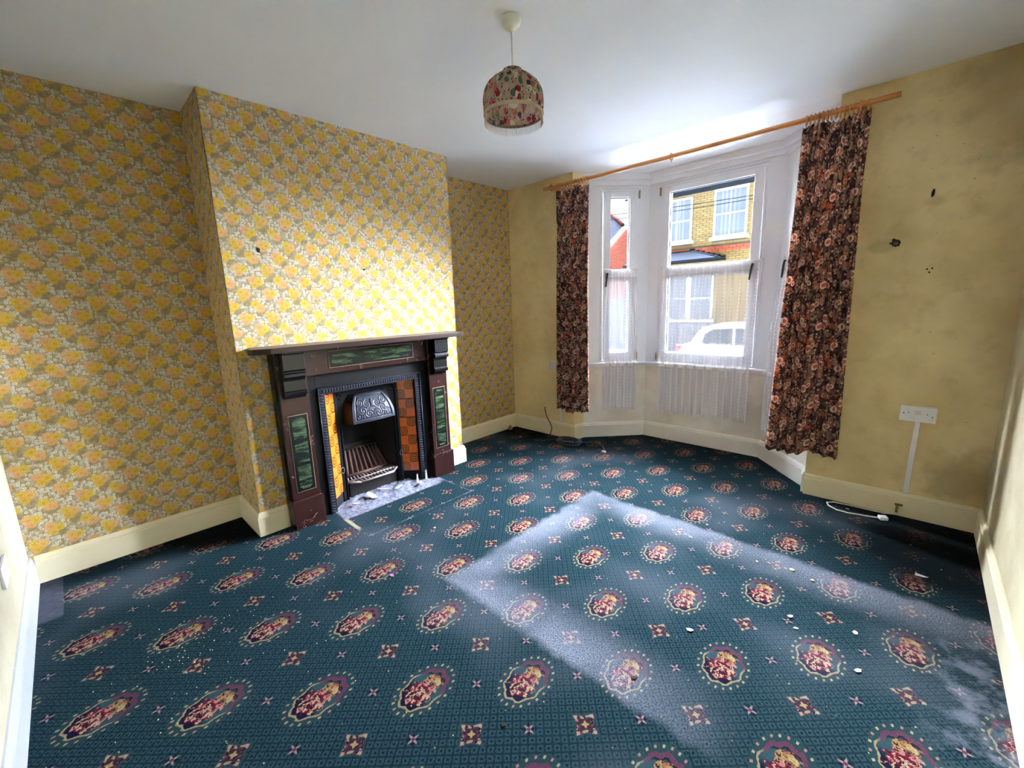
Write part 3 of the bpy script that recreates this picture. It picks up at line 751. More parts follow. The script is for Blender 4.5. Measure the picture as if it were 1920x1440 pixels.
# spandrel ornaments
spn = MB()
for s_ in (-1, 1):
    for k in range(9):
        a = k*0.7; r = 0.008+0.0035*k
        yy = FC+s_*(0.205-0.0); zz = 0.80
        spn.lathe([(0.0055, 0.0), (0.004, 0.004), (0.0, 0.006)], 6, (0, 0, 0)) if False else None
        cx, cy, cz = 0.364, yy+r*math.cos(a)*0.8, zz+r*math.sin(a)*0.9
        i = len(spn.v); spn.v += [(cx+0.006, cy, cz), (cx, cy+0.007, cz), (cx, cy, cz+0.007), (cx, cy-0.007, cz), (cx, cy, cz-0.007)]
        spn.f += [(i, i+1, i+2), (i, i+2, i+3), (i, i+3, i+4), (i, i+4, i+1)]
fadd(spn, 'spandrel_ornament', M['iron_mid'], kind='stuff')
# hood
def hood_w(a): return 0.168*math.sqrt(max(0.0, 1-0.66*a**2.4))
def hood_pt(a, bb): 
    return (0.462-0.085*a**1.7, FC+hood_w(a)*bb, 0.592+0.205*a)
def relief(a, bb):
    if abs(bb) > 0.86 or a < 0.10 or a > 0.90: return 0.004
    if abs(bb) > 0.80 or a < 0.15 or a > 0.86: return -0.002
    x = abs(bb); h_ = 0.0
    # mirrored scrolls and a central urn
    for (cx, ca, fr, ph) in ((0.50, 0.42, 42, 0.0), (0.26, 0.62, 50, 1.0), (0.62, 0.68, 50, 2.0), (0.22, 0.28, 46, 0.5), (0.66, 0.24, 50, 2.5)):
        r = math.hypot((x-cx)*0.16, (a-ca)*0.2); t = math.atan2(a-ca, x-cx)
        if r < 0.034: h_ = max(h_, 0.004*math.cos(r*fr*8-2*t+ph))
    if x < 0.07 and 0.5 < a < 0.78: h_ = 0.005
    return h_
hd = MB()
def hp(u_, v_):
    a, bb = v_, u_*2-1; p = hood_pt(a, bb); k = relief(a, bb)
    bulge = 0.012*(1-bb*bb)
    return (p[0]+bulge+k, p[1], p[2]+k*0.5)
hd.grid(hp, 96, 64)
hood = fadd(hd, 'hood', M['iron_hi'], lab='embossed cast iron canopy with scrollwork')
ck = MB()
n = 12
for s_ in (-1, 1):
    for k in range(n):
        a0, a1 = k/n, (k+1)/n
        p0, p1 = hood_pt(a0, s_), hood_pt(a1, s_)
        def back_(p, a): 
            yy = FC+s_*(0.212*math.sqrt(max(0, 1-0.45*a**2)))
            return (0.358, yy, p[2]+0.004)
        q0, q1 = back_(p0, a0), back_(p1, a1)
        ck.face([p0, p1, q1, q0])
p0, p1 = hood_pt(1, -1), hood_pt(1, 1)
ck.face([p0, p1, (0.358, FC+0.157, 0.801), (0.358, FC-0.157, 0.801)])
fadd(ck, 'hood_cheeks', M['iron'])
# firebox
fb = MB(); hw, bw = 0.212, 0.145
pts_f = [(0.352, FC-hw), (0.13, FC-bw), (0.13, FC+bw), (0.352, FC+hw)]
for (a, b_) in zip(pts_f, pts_f[1:]):
    fb.face([(a[0], a[1], 0.0), (b_[0], b_[1], 0.0), (b_[0]+0.0, b_[1], 0.84), (a[0], a[1], 0.84)])
fb.face([(0.352, FC-hw, 0.84), (0.13, FC-bw, 0.84), (0.13, FC+bw, 0.84), (0.352, FC+hw, 0.84)])
fb.face([(0.40, FC-hw, 0.004), (0.13, FC-bw, 0.004), (0.13, FC+bw, 0.004), (0.40, FC+hw, 0.004)])
fadd(fb, 'firebox', M['soot'])
fbk = MB(); fbk.prism([(0.132, FC-0.143, 0.30), (0.175, FC-0.150, 0.30), (0.175, FC-0.150, 0.335), (0.15, FC-0.148, 0.36), (0.132, FC-0.143, 0.36)], (0, 0.29, 0))
fadd(fbk, 'fireback_ledge', M['soot'], 0.004)
# sloping basket of upright bars
bk = MB()
top = Vector((0.165, 0, 0.325)); bot = Vector((0.265, 0, 0.145))
for k in range(9):
    f = -1+2*k/8
    bk.tube([(top.x, FC+f*0.125, top.z), (bot.x, FC+f*0.165, bot.z)], 0.0085, 6)
bk.tube([(top.x, FC-0.135, top.z), (top.x, FC+0.135, top.z)], 0.012, 6)
bk.tube([(bot.x, FC-0.175, bot.z), (bot.x, FC+0.175, bot.z)], 0.012, 6)
mid = (top+bot)/2
bk.prism([(top.x-0.006, FC-0.13, top.z-0.01), (bot.x-0.012, FC-0.17, bot.z-0.01), (bot.x-0.012, FC+0.17, bot.z-0.01), (top.x-0.006, FC+0.13, top.z-0.01)], (-0.006, 0, -0.004))
fadd(bk, 'grate_basket', M['grate'])
# flat front grate with two rows of slots
gf = MB(); zg = 0.135
outline = [(0.262, FC-0.175), (0.345, FC-0.222), (0.425, FC-0.135), (0.425, FC+0.135), (0.345, FC+0.222), (0.262, FC+0.175)]
for a, b_ in zip(outline, outline[1:]+outline[:1]): gf.tube([(a[0], a[1], zg), (b_[0], b_[1], zg)], 0.0075, 6)
gf.tube([(0.345, FC-0.22, zg), (0.345, FC+0.22, zg)], 0.007, 6)
for k in range(15):
    y = FC-0.196+k*0.028
    xe = 0.425 if abs(y-FC) < 0.135 else 0.425-(abs(y-FC)-0.135)*0.92
    gf.tube([(0.262, FC+(y-FC)*0.86, zg), (0.345, y, zg)], 0.006, 4)
    gf.tube([(0.345, y, zg), (xe, y, zg)], 0.006, 4)
fadd(gf, 'grate_bars', M['grate_front'])
fadd(MB().box(0.30, 0.352, FC-0.20, FC+0.20, 0.006, 0.118), 'ash_door', M['soot'], 0.004)
for s_ in (-1, 1):
    o = MB(); o.tube([(0.378, FC+s_*0.246+0.012*math.cos(a), 0.25+0.022*math.sin(a)) for a in [2*PI*k/12 for k in range(12)]], 0.0035, 5, closed=True)
    fadd(o, 'damper_ring', M['steel'])
# rubble and soot dust lying on the hearth
M['ash'] = paint('pale_grey_ash', srgb(132, 134, 150), 0.95, 0.28, 45, 0.6, 180, 0.1)
rb = MB()
def rub(u_, v_):
    x = 0.30+0.34*u_; y = FC-0.372+0.80*v_
    e = min(u_, 1-u_, v_*1.0, 1-v_)*6; e = min(1, max(0, e))
    h_ = (0.004+0.004*math.sin(u_*9+v_*23)+0.003*math.sin(v_*51+u_*31)+0.016*random.random()**2)*e*(1-0.45*u_)
    return (x, y, 0.002+max(0, h_))
rb.grid(rub, 26, 60, smooth=True)
o = rb.build('hearth_ash', M['ash']); tag(o, 'pale grey ash and dust strewn over the hearth', 'ash', kind='stuff')
M['shard'] = paint('white_plaster_shard', srgb(182, 182, 188), 0.9, spec=0.1)
sh_spots = [(0.475, -2.10, 0.07, 0.3), (0.445, -1.98, 0.06, 1.2), (0.50, -1.88, 0.05, 2.1), (0.52, -2.24, 0.045, 0.9), (0.56, -1.72, 0.04, 2.6)]
for k, (x, y, r, a) in enumerate(sh_spots):
    s1 = MB(); poly = [(r*math.cos(a+t)*f, r*0.55*math.sin(t)*f) for t, f in ((0.1, 1.0), (1.2, 0.7), (2.4, 0.9), (3.7, 0.8), (5.1, 0.75))]
    s1.prism([(px, py, 0) for px, py in poly], (0, 0, 0.006))
    o = s1.build('plaster_shard', M['shard']); o.location = (x, y, 0.026); o.rotation_euler = (0.12*math.sin(k*3), 0.15*math.cos(k*5), a)
    tag(o, ['long white plaster shard in the middle of the hearth ash', 'white plaster shard in the ash close under the grate', 'white plaster shard in the ash right of the grate centre', 'small white plaster shard in the ash near the left pilaster', 'small white plaster shard in the ash towards the right pilaster'][k], 'shard', 'plaster shards in the hearth ash')
# broken slips of white moulding standing by the right tiles
for k, (x, y, hh, lab) in enumerate(((0.487, -1.700, 0.075, 'white sliver of plaster leaning below the right tiles'), (0.492, -1.617, 0.085, 'white sliver of plaster leaning on the right frame'))):
    s1 = MB().prism([(0, -0.009, 0), (0, 0.010, 0), (0, 0.004, hh), (0, -0.006, hh*0.85)], (0.006, 0, 0)); o = s1.build('plaster_sliver', M['shard']); o.location = (x, y, 0.004)
    tag(o, lab, 'sliver', 'plaster slivers by the grate')

# ------------------------------------------------------------------ pendant lamp
def shade_mat():
    b = NB('floral_chintz_shade'); uv = b.uv()
    q = b.vm('MULTIPLY', uv, (1, 1, 0))
    wv = b.vm('ADD', q, b.vm('MULTIPLY', b.vm('SUBTRACT', b.noise(q, 14, 3, col=True), (0.5, 0.5, 0.5)), (0.05, 0.05, 0)))
    v1 = b.voro(wv, 17.0); r1 = b.sep(v1.outputs['Color'])
    c = b.mix(b.mapr(v1.outputs['Distance'], 0.30, 0.5), srgb(206, 186, 156), srgb(176, 158, 138))
    flower = b.ramp(r1[0], [(0, srgb(150, 42, 56)), (0.28, srgb(206, 160, 132)), (0.45, srgb(92, 108, 92)), (0.62, srgb(196, 104, 98)), (0.78, srgb(62, 72, 84)), (0.9, srgb(214, 200, 176))], True)
    c = b.mix(b.mapr(v1.outputs['Distance'], 0.44, 0.36), c, flower)
    v2 = b.voro(wv, 44.0); r2 = b.sep(v2.outputs['Color'])
    leaf = b.ramp(r2[0], [(0, srgb(84, 100, 76)), (0.4, srgb(54, 60, 66)), (0.7, srgb(170, 60, 66)), (0.85, srgb(220, 204, 176))], True)
    c = b.mix(b.math('MULTIPLY', b.mapr(v2.outputs['Distance'], 0.34, 0.26), b.math('GREATER_THAN', r2[1], 0.55)), c, leaf)
    df = b.nd('ShaderNodeBsdfDiffuse', {'Color': c}); tl = b.nd('ShaderNodeBsdfTranslucent', {'Color': c})
    b.surface(b.nd('ShaderNodeMixShader', {0: 0.3, 1: df.outputs[0], 2: tl.outputs[0]}).outputs[0]); return b.m
M['chintz'] = shade_mat(); M['fringe'] = paint('peach_silk_fringe', srgb(214, 188, 164), 0.7)
M['plastic'] = paint('ivory_plastic', srgb(226, 222, 208), 0.35, 0.02)
LX, LY = 1.94, -1.99
pd = empty('pendant_lamp', (LX, LY, 2.19)); tag(pd, 'floral fabric pendant lampshade with fringe hanging from the ceiling', 'lamp'); bpy.context.view_layer.update()
def padd(mb, nm, mat, bev=0, kind=None, fix=True):
    o = mb.build(nm, mat, None, bev, fix); rel(o, pd)
    if kind: o['kind'] = kind
    return o
padd(MB().lathe([(0.043, H-0.0005), (0.043, H-0.012), (0.040, H-0.024), (0.026, H-0.036), (0.012, H-0.040), (0.006, H-0.050), (0.0, H-0.050)], 32, (LX, LY, 0)), 'ceiling_rose', M['plastic'])
cordp = [(LX, LY, H-0.045), (LX+0.002, LY, 2.50), (LX, LY+0.001, 2.40), (LX, LY, 2.335)]
padd(MB().tube(cordp, 0.0032, 8), 'cord', M['plastic'])
padd(MB().lathe([(0.006, 2.345), (0.019, 2.338), (0.019, 2.285), (0.022, 2.28), (0.022, 2.262), (0.015, 2.258), (0.0, 2.258)], 20, (LX, LY, 0)), 'lamp_holder', M['plastic'])
def gore(a): return 1.0
prof = [(0.126, 2.222), (0.133, 2.248), (0.135, 2.280), (0.130, 2.312), (0.114, 2.342), (0.088, 2.366), (0.060, 2.380), (0.040, 2.386), (0.034, 2.390), (0.037, 2.396), (0.043, 2.401)]
sh = MB(); NS = 96
def shp(u_, v_):
    t = v_*(len(prof)-1); i = min(int(t), len(prof)-2); f = t-i
    r = prof[i][0]*(1-f)+prof[i+1][0]*f; z = prof[i][1]*(1-f)+prof[i+1][1]*f
    a = 2*PI*u_; seam = abs(math.sin(a*4)); pleat = 0.0
    k = 1+0.045*(seam**0.6-0.8)*min(1, (v_)*3)*(1 if v_ < 0.75 else 0.4)
    if v_ > 0.55: k += (v_-0.55)*0.10*math.sin(a*34)
    return (LX+r*k*math.cos(a), LY+r*k*math.sin(a), z)
sh.grid(shp, 288, 22, lambda u_, v_: (u_*1.72, v_*0.52))
o = padd(sh, 'shade', M['chintz'], fix=False)
bdm = MB(); bdm.grid(lambda u_, v_: (LX+(0.1285+0.004*math.sin(PI*v_)+0.0012*math.sin(u_*2*PI*90))*math.cos(2*PI*u_), LY+(0.1285+0.004*math.sin(PI*v_)+0.0012*math.sin(u_*2*PI*90))*math.sin(2*PI*u_), 2.219+0.016*v_), 360, 4)
padd(bdm, 'braid', M['fringe'], fix=False)
fr = MB()
for k in range(120):
    a = 2*PI*k/120; r = 0.1285; dl = 0.034+0.003*math.sin(k*2.3)
    fr.tube([(LX+r*math.cos(a), LY+r*math.sin(a), 2.222), (LX+(r+0.001*math.sin(k))*math.cos(a+0.004*math.sin(k*1.7)), LY+r*math.sin(a+0.004*math.sin(k*1.7)), 2.222-dl)], 0.0010, 4, caps=False)
padd(fr, 'fringe', M['fringe'], kind='stuff', fix=False)
wr = MB(); wr.tube([(LX+0.126*math.cos(2*PI*k/40), LY+0.126*math.sin(2*PI*k/40), 2.222) for k in range(40)], 0.0022, 6, closed=True)
for k in range(3):
    a = 2*PI*k/3+0.4; wr.tube([(LX+0.02*math.cos(a), LY+0.02*math.sin(a), 2.27), (LX+0.132*math.cos(a), LY+0.132*math.sin(a), 2.27)], 0.0016, 5)
padd(wr, 'wire_frame', M['steel'])

# ------------------------------------------------------------------ curtain pole, rings, curtains
def wood(name, base, dark_, rough=0.35):
    b = NB(name); o = b.obj()
    q = b.nd('ShaderNodeMapping', {'Vector': o, 'Scale': (2, 40, 40)}, vector_type='POINT').outputs[0]
    c = b.mix(b.mapr(b.noise(q, 2.0, 4), 0.3, 0.7), dark_, base); b.principled(c, rough, spec=0.5); return b.m
M['pine'] = wood('varnished_pine', srgb(222, 158, 92), srgb(190, 122, 64))
PY, PZ, PR = -0.10, 2.482, 0.0155
pole = empty('curtain_pole', (1.85, PY, PZ-PR)); tag(pole, 'long varnished pine curtain pole across the bay opening', 'curtain pole'); bpy.context.view_layer.update()
o = MB().tube([(0.572+k*(3.129-0.572)/24, PY, PZ-0.006*math.sin(PI*k/24)) for k in range(25)], PR, 14).build('rod', M['pine']); rel(o, pole)
for bx in (0.66, 2.955):
    bk = MB(); bk.lathe([(0.028, 0.0), (0.028, 0.012), (0.016, 0.02), (0.013, 0.07), (0.020, 0.085)], 16)
    for i, v in enumerate(bk.v): bk.v[i] = (bx+v[0], -0.0015-v[2], PZ-0.004+v[1])
    bk.tube([(bx, PY+0.0235*math.cos(2*PI*k/16), PZ-0.002+0.0235*math.sin(2*PI*k/16)) for k in range(16)], 0.006, 6, closed=True)
    o = bk.build('bracket', M['pine']); rel(o, pole)
rm = MB(); RR = 0.0255; rm.tube([(0, RR*math.cos(2*PI*k/20), RR*math.sin(2*PI*k/20)) for k in range(20)], 0.0056, 6, closed=True)
rmesh = rm.mesh('ring_body'); rmesh.materials.append(M['pine'])
ey = MB(); ey.tube([(0, 0.006*math.cos(2*PI*k/10), -RR-0.009+0.006*math.sin(2*PI*k/10)) for k in range(10)], 0.0013, 5, closed=True)
eymesh = ey.mesh('ring_eye'); eymesh.materials.append(M['brass'])
def ring(x, tilt, lab, grp):
    e = empty('curtain_ring', (x, PY, PZ-0.0100)); e.rotation_euler = (0, 0, tilt); tag(e, lab, 'curtain ring', grp)
    a = bpy.data.objects.new('ring_body', rmesh); link(a, e); c_ = bpy.data.objects.new('ring_eye', eymesh); link(c_, e)
ORD = 'first second third fourth fifth sixth seventh eighth ninth tenth eleventh twelfth'.split()
for k in range(12): ring(0.725+k*0.0305, random.uniform(-0.25, 0.25), ORD[k]+' pine ring from the left in the bunch above the left curtain', 'rings above the left curtain')
for k in range(12): ring(2.690+k*0.0212, random.uniform(-0.25, 0.25), ORD[k]+' pine ring from the left in the bunch above the right curtain', 'rings above the right curtain')
ring(1.826, 0.1, 'single pine curtain ring hanging alone mid pole', 'single ring')
ring(2.992, -0.1, 'last pine ring at the outer edge of the right curtain', 'outer ring')

def curtain_mat():
    b = NB('brown_daisy_print_cotton'); uv = b.uv(); p = b.vm('MULTIPLY', uv, (1, 1, 0))
    wv = b.vm('ADD', p, b.vm('MULTIPLY', b.vm('SUBTRACT', b.noise(p, 60, 2, col=True), (0.5, 0.5, 0.5)), (0.012, 0.012, 0)))
    c = srgb(80, 59, 57)
    v1 = b.voro(wv, 20.0); r1 = b.sep(v1.outputs['Color'])
    big = b.ramp(r1[0], [(0, srgb(141, 117, 101)), (0.30, srgb(184, 108, 78)), (0.42, srgb(119, 95, 86)), (0.66, srgb(163, 134, 112)), (0.84, srgb(99, 75, 72))], True)
    c = b.mix(b.mapr(v1.outputs['Distance'], 0.55, 0.48), c, big)
    v2 = b.voro(b.vm('ADD', wv, (7.7, 3.3, 0)), 62.0); r2 = b.sep(v2.outputs['Color'])
    sml = b.ramp(r2[0], [(0, srgb(180, 149, 124)), (0.3, srgb(64, 48, 50)), (0.55, srgb(205, 172, 145)), (0.76, srgb(224, 206, 182)), (0.86, srgb(71, 51, 54))], True)
    c = b.mix(b.math('MULTIPLY', b.mapr(v2.outputs['Distance'], 0.42, 0.34), b.math('GREATER_THAN', r2[1], 0.30)), c, sml)
    hx, hy = 0.115, 0.135
    def daisy(cx, cy, R, col, core, np_, depth=0.14):
        nonlocal c
        q = b.wrap(b.vm('SUBTRACT', p, (cx, cy, 0)), hx, hy); s_ = b.sep(q)
        r = b.vm('LENGTH', b.vm('MULTIPLY', q, (1, 1, 0))); a = b.math('ARCTAN2', s_[1], s_[0])
        rim = b.math('MULTIPLY', b.math('ADD', 1.0, b.math('MULTIPLY', b.math('COSINE', b.math('MULTIPLY', a, float(np_))), depth)), R)
        f = b.math('SUBTRACT', r, rim)
        c = b.mix(b.mapr(f, 0.0045, 0.0025), c, srgb(61, 45, 47))
        c = b.mix(b.mapr(f, 0.0012, -0.0012), c, col)
        c = b.mix(b.mapr(r, R*0.56, R*0.48), c, core)
    for k in range(3):
        daisy(0.02+0.075*k, 0.05+0.09*k, 0.017, srgb(224, 168, 130), srgb(170, 114, 85), 6, 0.25)
    for (cx, cy, R) in ((0.03, 0.11, 0.026), (0.060, 0.082, 0.016), (0.135, 0.20, 0.027), (0.170, 0.212, 0.018), (0.205, 0.06, 0.025)):
        daisy(cx, cy, R, srgb(235, 214, 190), srgb(186, 113, 86), 13, 0.10)
    wz = b.mapr(b.noise(b.vm('MULTIPLY', uv, (900, 900, 0)), 1.0, 1), 0.2, 0.8, 0.9, 1.05)
    c = b.mix(1.0, c, (1.10, 0.98, 1.04, 1), 'MULTIPLY')
    b2 = b.nd('ShaderNodeBsdfDiffuse', {'Color': c}); tl = b.nd('ShaderNodeBsdfTranslucent', {'Color': c})
    b.surface(b.nd('ShaderNodeMixShader', {0: 0.22, 1: b2.outputs[0], 2: tl.outputs[0]}).outputs[0]); return b.m
M['daisy'] = curtain_mat()
M['tape'] = paint('white_curtain_lining', srgb(232, 226, 218), 0.9)
def curtain(name, x0t, x1t, x0b, x1b, zt, zb, folds, seed, label, flip=1):
    rnd = random.Random(seed); ph = [rnd.uniform(0, 6.28) for _ in range(6)]
    NU, NV = 220, 60
    zb_f = lambda t: zb+0.018*math.sin(t*7+ph[0])+0.010*math.sin(t*17+ph[1])
    def pt(t, s_):
        x = (x0t+(x1t-x0t)*t)*(1-s_)+(x0b+(x1b-x0b)*t)*s_
        z0 = zt+0.012*math.sin(t*9+ph[2])-0.015*abs(math.sin(t*PI*13))
        z = z0+(zb_f(t)-z0)*s_
        amp = 0.009+0.020*min(1, s_*2.2)+0.004*s_
        warp = t+0.025*math.sin(2*PI*t*2+ph[3])*(1-0.2*s_)
        top = math.sin(warp*2*PI*folds*1.9+ph[4]); a_ = warp*PI*folds+ph[5]; low = 1.15-2.3*abs(math.sin(a_))**0.55+0.25*math.sin(warp*2*PI*folds*2.1+ph[1])
        k = min(1, s_*5); k = k*k*(3-2*k)
        y = PY+0.004+amp*(top*(1-k)+low*k)
        x += 0.010*k*math.sin(2*a_)
        return Vector((x, y, z))
    us = [0.0]
    for k in range(NU): us.append(us[-1]+(pt((k+1)/NU, 0.6)-pt(k/NU, 0.6)).length)
    hgt = zt-zb
    mb = MB(); mb.grid(pt, NU, NV, lambda a, s_: (us[round(a*NU)]*0.72, hgt*(1-s_)))
    e = empty(name, ((x0b+x1b)/2, PY, zb)); tag(e, label, 'curtain', 'pair of brown daisy print curtains'); bpy.context.view_layer.update()
    o = mb.build('fabric', M['daisy'], None, fix=False); rel(o, e)
    sd_ = o.modifiers.new('cloth thickness', 'SOLIDIFY'); sd_.thickness = 0.0025
    # gathered heading band
    hb = MB(); hb.grid(lambda a, s_: pt(a, s_*0.020)+Vector((0, 0.006, -0.004)), NU, 2)
    o = hb.build('heading_tape', M['tape'], None, fix=False); rel(o, e)
    # hooks up to the ring eyes
    hk = MB()
    for k in range(12):
        p = pt((k+0.5)/12, 0.012); hk.tube([(p.x, PY+0.006, p.z), (p.x, PY, PZ-0.040)], 0.0012, 5)
    o = hk.build('hooks', M['steel'], None); rel(o, e); o['kind'] = 'stuff'
    # turned hem
    hm = MB(); hm.grid(lambda a, s_: pt(a, 0.955+0.045*s_)+Vector((0, 0.004, 0)), NU, 3, lambda a, s_: (us[round(a*NU)]*0.72, hgt*0.045*(1-s_)))
    o = hm.build('hem', M['daisy'], None, fix=False); rel(o, e)
    return e
curtain('curtain', 0.715, 1.085, 0.690, 1.105, 2.446, 0.335, 6.5, 3, 'brown daisy print curtain at the left side of the bay')
curtain('curtain', 2.675, 3.005, 2.600, 3.035, 2.444, 0.325, 6.5, 11, 'brown daisy print curtain at the right side of the bay')

# ------------------------------------------------------------------ net curtains
def net_mat():
    b = NB('white_lace_net'); uv = b.uv(); s_ = b.sep(uv); u, v = s_[0], s_[1]
    vz = b.voro(uv, 75.0, 'DISTANCE_TO_EDGE', rnd=0.5); lace = b.mapr(vz.outputs['Distance'], 0.30, 0.12)
    hem = b.mapr(v, 0.55, 0.42)                       # denser lace towards the hem
    stripe = b.mapr(b.math('COSINE', b.math('MULTIPLY', u, 70.0)), 0.75, 0.95)
    lad = b.math('MULTIPLY', stripe, b.mapr(b.math('COSINE', b.math('MULTIPLY', v, 190.0)), -0.2, 0.6, 0.35, 1.0))
    head = b.mapr(v, 1.34, 1.36)
    mesh_ = b.math('ADD', 0.46, b.math('MULTIPLY', lad, 0.22))
    mesh_ = b.math('ADD', mesh_, b.math('MULTIPLY', hem, b.math('ADD', 0.02, b.math('MULTIPLY', lace, 0.30))))
    mesh_ = b.math('ADD', mesh_, b.math('MULTIPLY', head, 0.2), clamp=True)
    # white on the room side, street side coloured dark to cut sunlight bounce
    bf = b.nd('ShaderNodeNewGeometry').outputs['Backfacing']
    tr = b.nd('ShaderNodeBsdfTransparent'); df = b.nd('ShaderNodeBsdfDiffuse', {'Color': b.mix(bf, srgb(70, 70, 72), srgb(244, 244, 250))}); tl = b.nd('ShaderNodeBsdfTranslucent', {'Color': srgb(240, 240, 246)})
    cl = b.nd('ShaderNodeMixShader', {0: 0.0022, 1: df.outputs[0], 2: tl.outputs[0]})
    b.surface(b.nd('ShaderNodeMixShader', {0: mesh_, 1: tr.outputs[0], 2: cl.outputs[0]}).outputs[0]); return b.m
M['net'] = net_mat()
def net(A, v, n, s0, s1, s0b, s1b, zt, zb, folds, label, scallops, seed):
    rnd = random.Random(seed); ph = [rnd.uniform(0, 6.28) for _ in range(4)]
    NU, NV = 160, 30
    def pt(t, q):
        s_ = (s0+(s1-s0)*t)*(1-q)+(s0b+(s1b-s0b)*t)*q
        zz = zb+0.03*math.sin(t*5+ph[0])*0.4
        if scallops: zz += 0.028*abs(((t*scallops+0.5) % 1)-0.5)*2
        z = zt+(zz-zt)*q
        am = 0.003+0.006*min(1, q*1.6)
        o_ = -0.040-0.052*min(1, q*2.4)+am*math.sin(t*2*PI*folds+ph[1]+0.8*math.sin(q*2))+0.5*am*math.sin(t*2*PI*folds*2.3+ph[2])
        p = A+v*s_+n*o_
        return Vector((p.x, p.y, z))
    e = empty('net_curtain', tuple((A+v*(s0+s1)/2-n*0.05).to_2d())+(zb,)); tag(e, label, 'net curtain', 'white net half curtains in the bay'); bpy.context.view_layer.update()
    wd = abs(s1-s0)*1.4
    mb = MB(); mb.grid(pt, NU, NV, lambda a, q: (a*wd, (zt-zb)*(1-q)))
    o = mb.build('lace', M['net'], None, fix=False); rel(o, e)
    a, b_ = A+v*(s0-0.02)-n*0.040, A+v*(s1+0.02)-n*0.040
    o = MB().tube([(a.x, a.y, zt-0.006), ((a.x+b_.x)/2, (a.y+b_.y)/2, zt-0.010), (b_.x, b_.y, zt-0.006)], 0.0035, 6).build('wire', M['tape']); rel(o, e)
    for q in (a, b_):
        hk = MB().tube([(q.x, q.y, zt-0.006), (q.x+n.x*0.03, q.y+n.y*0.03, zt-0.006)], 0.003, 6)
        o = hk.build('hook', M['brass']); rel(o, e)
net(Qa, va, na, 0.235, 0.545, 0.205, 0.545, 1.715, 0.29, 4, 'narrow white lace net curtain on the left side window', 0, 2)
net(K1, vb_, nb, 0.18, 1.02, 0.19, 1.01, 1.715, 0.285, 9, 'wide white lace net curtain with pointed hem on the middle window', 9, 5)
net(K2, vc, nc, 0.10, 0.46, 0.06, 0.46, 1.715, 0.27, 4, 'narrow white lace net curtain behind the right brown curtain', 0, 9)

# ------------------------------------------------------------------ sockets, trunking, cables
M['white_plastic'] = paint('white_plastic', srgb(232, 230, 234), 0.3, 0.01, 5, 0.0)
M['slot'] = paint('dark_slot', srgb(40, 36, 36), 0.6)
M['grey_print'] = paint('grey_moulded_mark', srgb(196, 192, 196), 0.5)
def socket(x0, x1, z0, z1, label, detail=True, wall='front'):
    e = empty('wall_socket', ((x0+x1)/2, 0, z0)); tag(e, label, 'socket')
    cx = (x0+x1)/2; hw = (x1-x0)/2; hh = (z1-z0)
    o = MB().box(-hw, hw, -0.032, -0.0015, 0, hh).build('box', M['white_plastic'], e, 0.004)
    pl_ = MB().box(-hw-0.002, hw+0.002, -0.040, -0.0325, -0.002, hh+0.002).build('face_plate', M['white_plastic'], e, 0.003)
    if detail:
        for fx, fz, r in ((-0.80, 0.52, 0.0035), (-0.52, 0.60, 0.003), (0.52, 0.55, 0.003), (0.80, 0.40, 0.0035)):
            k = MB().tube([(hw*fx, -0.0395, hh*fz), (hw*fx, -0.0412, hh*fz)], r, 10).build('screw', M['slot'], pl_)
        for fx in (-0.42, 0.62):
            MB().box(hw*fx, hw*fx+0.022, -0.0412, -0.0398, hh*0.22, hh*0.25).build('mark', M['grey_print'], pl_)
        em = MB()
        for k in range(5): em.box(-0.016, 0.016-0.004*(k % 2), -0.0412, -0.0398, hh*0.48+k*0.0055, hh*0.48+k*0.0055+0.002)
        em.build('embossed_lettering', M['grey_print'], pl_)
    return e
socket(3.302, 3.460, 0.628, 0.718, 'white double outlet plate above plastic trunking on the right front wall')
e = socket(0.548, 0.632, 0.722, 0.808, 'small white socket half hidden beside the left curtain', False)
def trunk(name, x0, x1, x2, x3, zt, zb, label):
    o = MB().prism([(x0, -0.0015, zt), (x1, -0.0015, zt), (x3, -0.0015, zb), (x2, -0.0015, zb)], (0, -0.016, 0)).build(name, M['white_plastic'], None, 0.003); return tag(o, label, 'trunking')
trunk('cable_trunking', 3.372, 3.398, 3.362, 3.388, 0.624, 0.1505, 'white plastic trunking below the double outlet plate')
trunk('cable_trunking', 0.655, 0.680, 0.655, 0.680, 0.36, 0.1565, 'short white trunking on the wall under the left curtain')
# back wall outlet: only its edge shows
e = empty('wall_socket', (0.79, -L, 0.38)); tag(e, 'white outlet plate low on the back wall at the left picture edge', 'socket')
MB().box(-0.075, 0.075, 0.0015, 0.006, 0, 0.088).build('box', M['white_plastic'], e, 0.001)
MB().box(-0.077, 0.077, 0.0065, 0.011, -0.002, 0.090).build('face_plate', M['white_plastic'], e, 0.003)

M['black_cable'] = paint('black_rubber_cable', srgb(44, 44, 56), 0.35); M['blue_plastic'] = paint('blue_plastic', srgb(52, 84, 190), 0.4); M['lt_blue'] = paint('light_blue_plastic', srgb(96, 140, 210), 0.4)
ce = empty('coiled_cable', (0.88, -0.15, 0)); tag(ce, 'coil of black cable with blue tie on carpet by the bay', 'cable'); bpy.context.view_layer.update()
cl = []; rnd = random.Random(4)
for k in range(150):
    a = k*2*PI/26; t = k/150
    cl.append((0.875+(0.115+0.02*math.sin(a*0.37+1))*math.cos(a)+0.012*math.sin(a*0.23), -0.15+(0.085+0.018*math.sin(a*0.53))*math.sin(a)+0.01*math.cos(a*0.31), 0.006+0.012*t+0.006*math.sin(a*0.7)+0.006))
cl += [(1.02, -0.06, 0.010), (1.10, 0.00, 0.007), (1.20, -0.04, 0.007), (1.27, -0.12, 0.007), (1.282, -0.150, 0.007)]
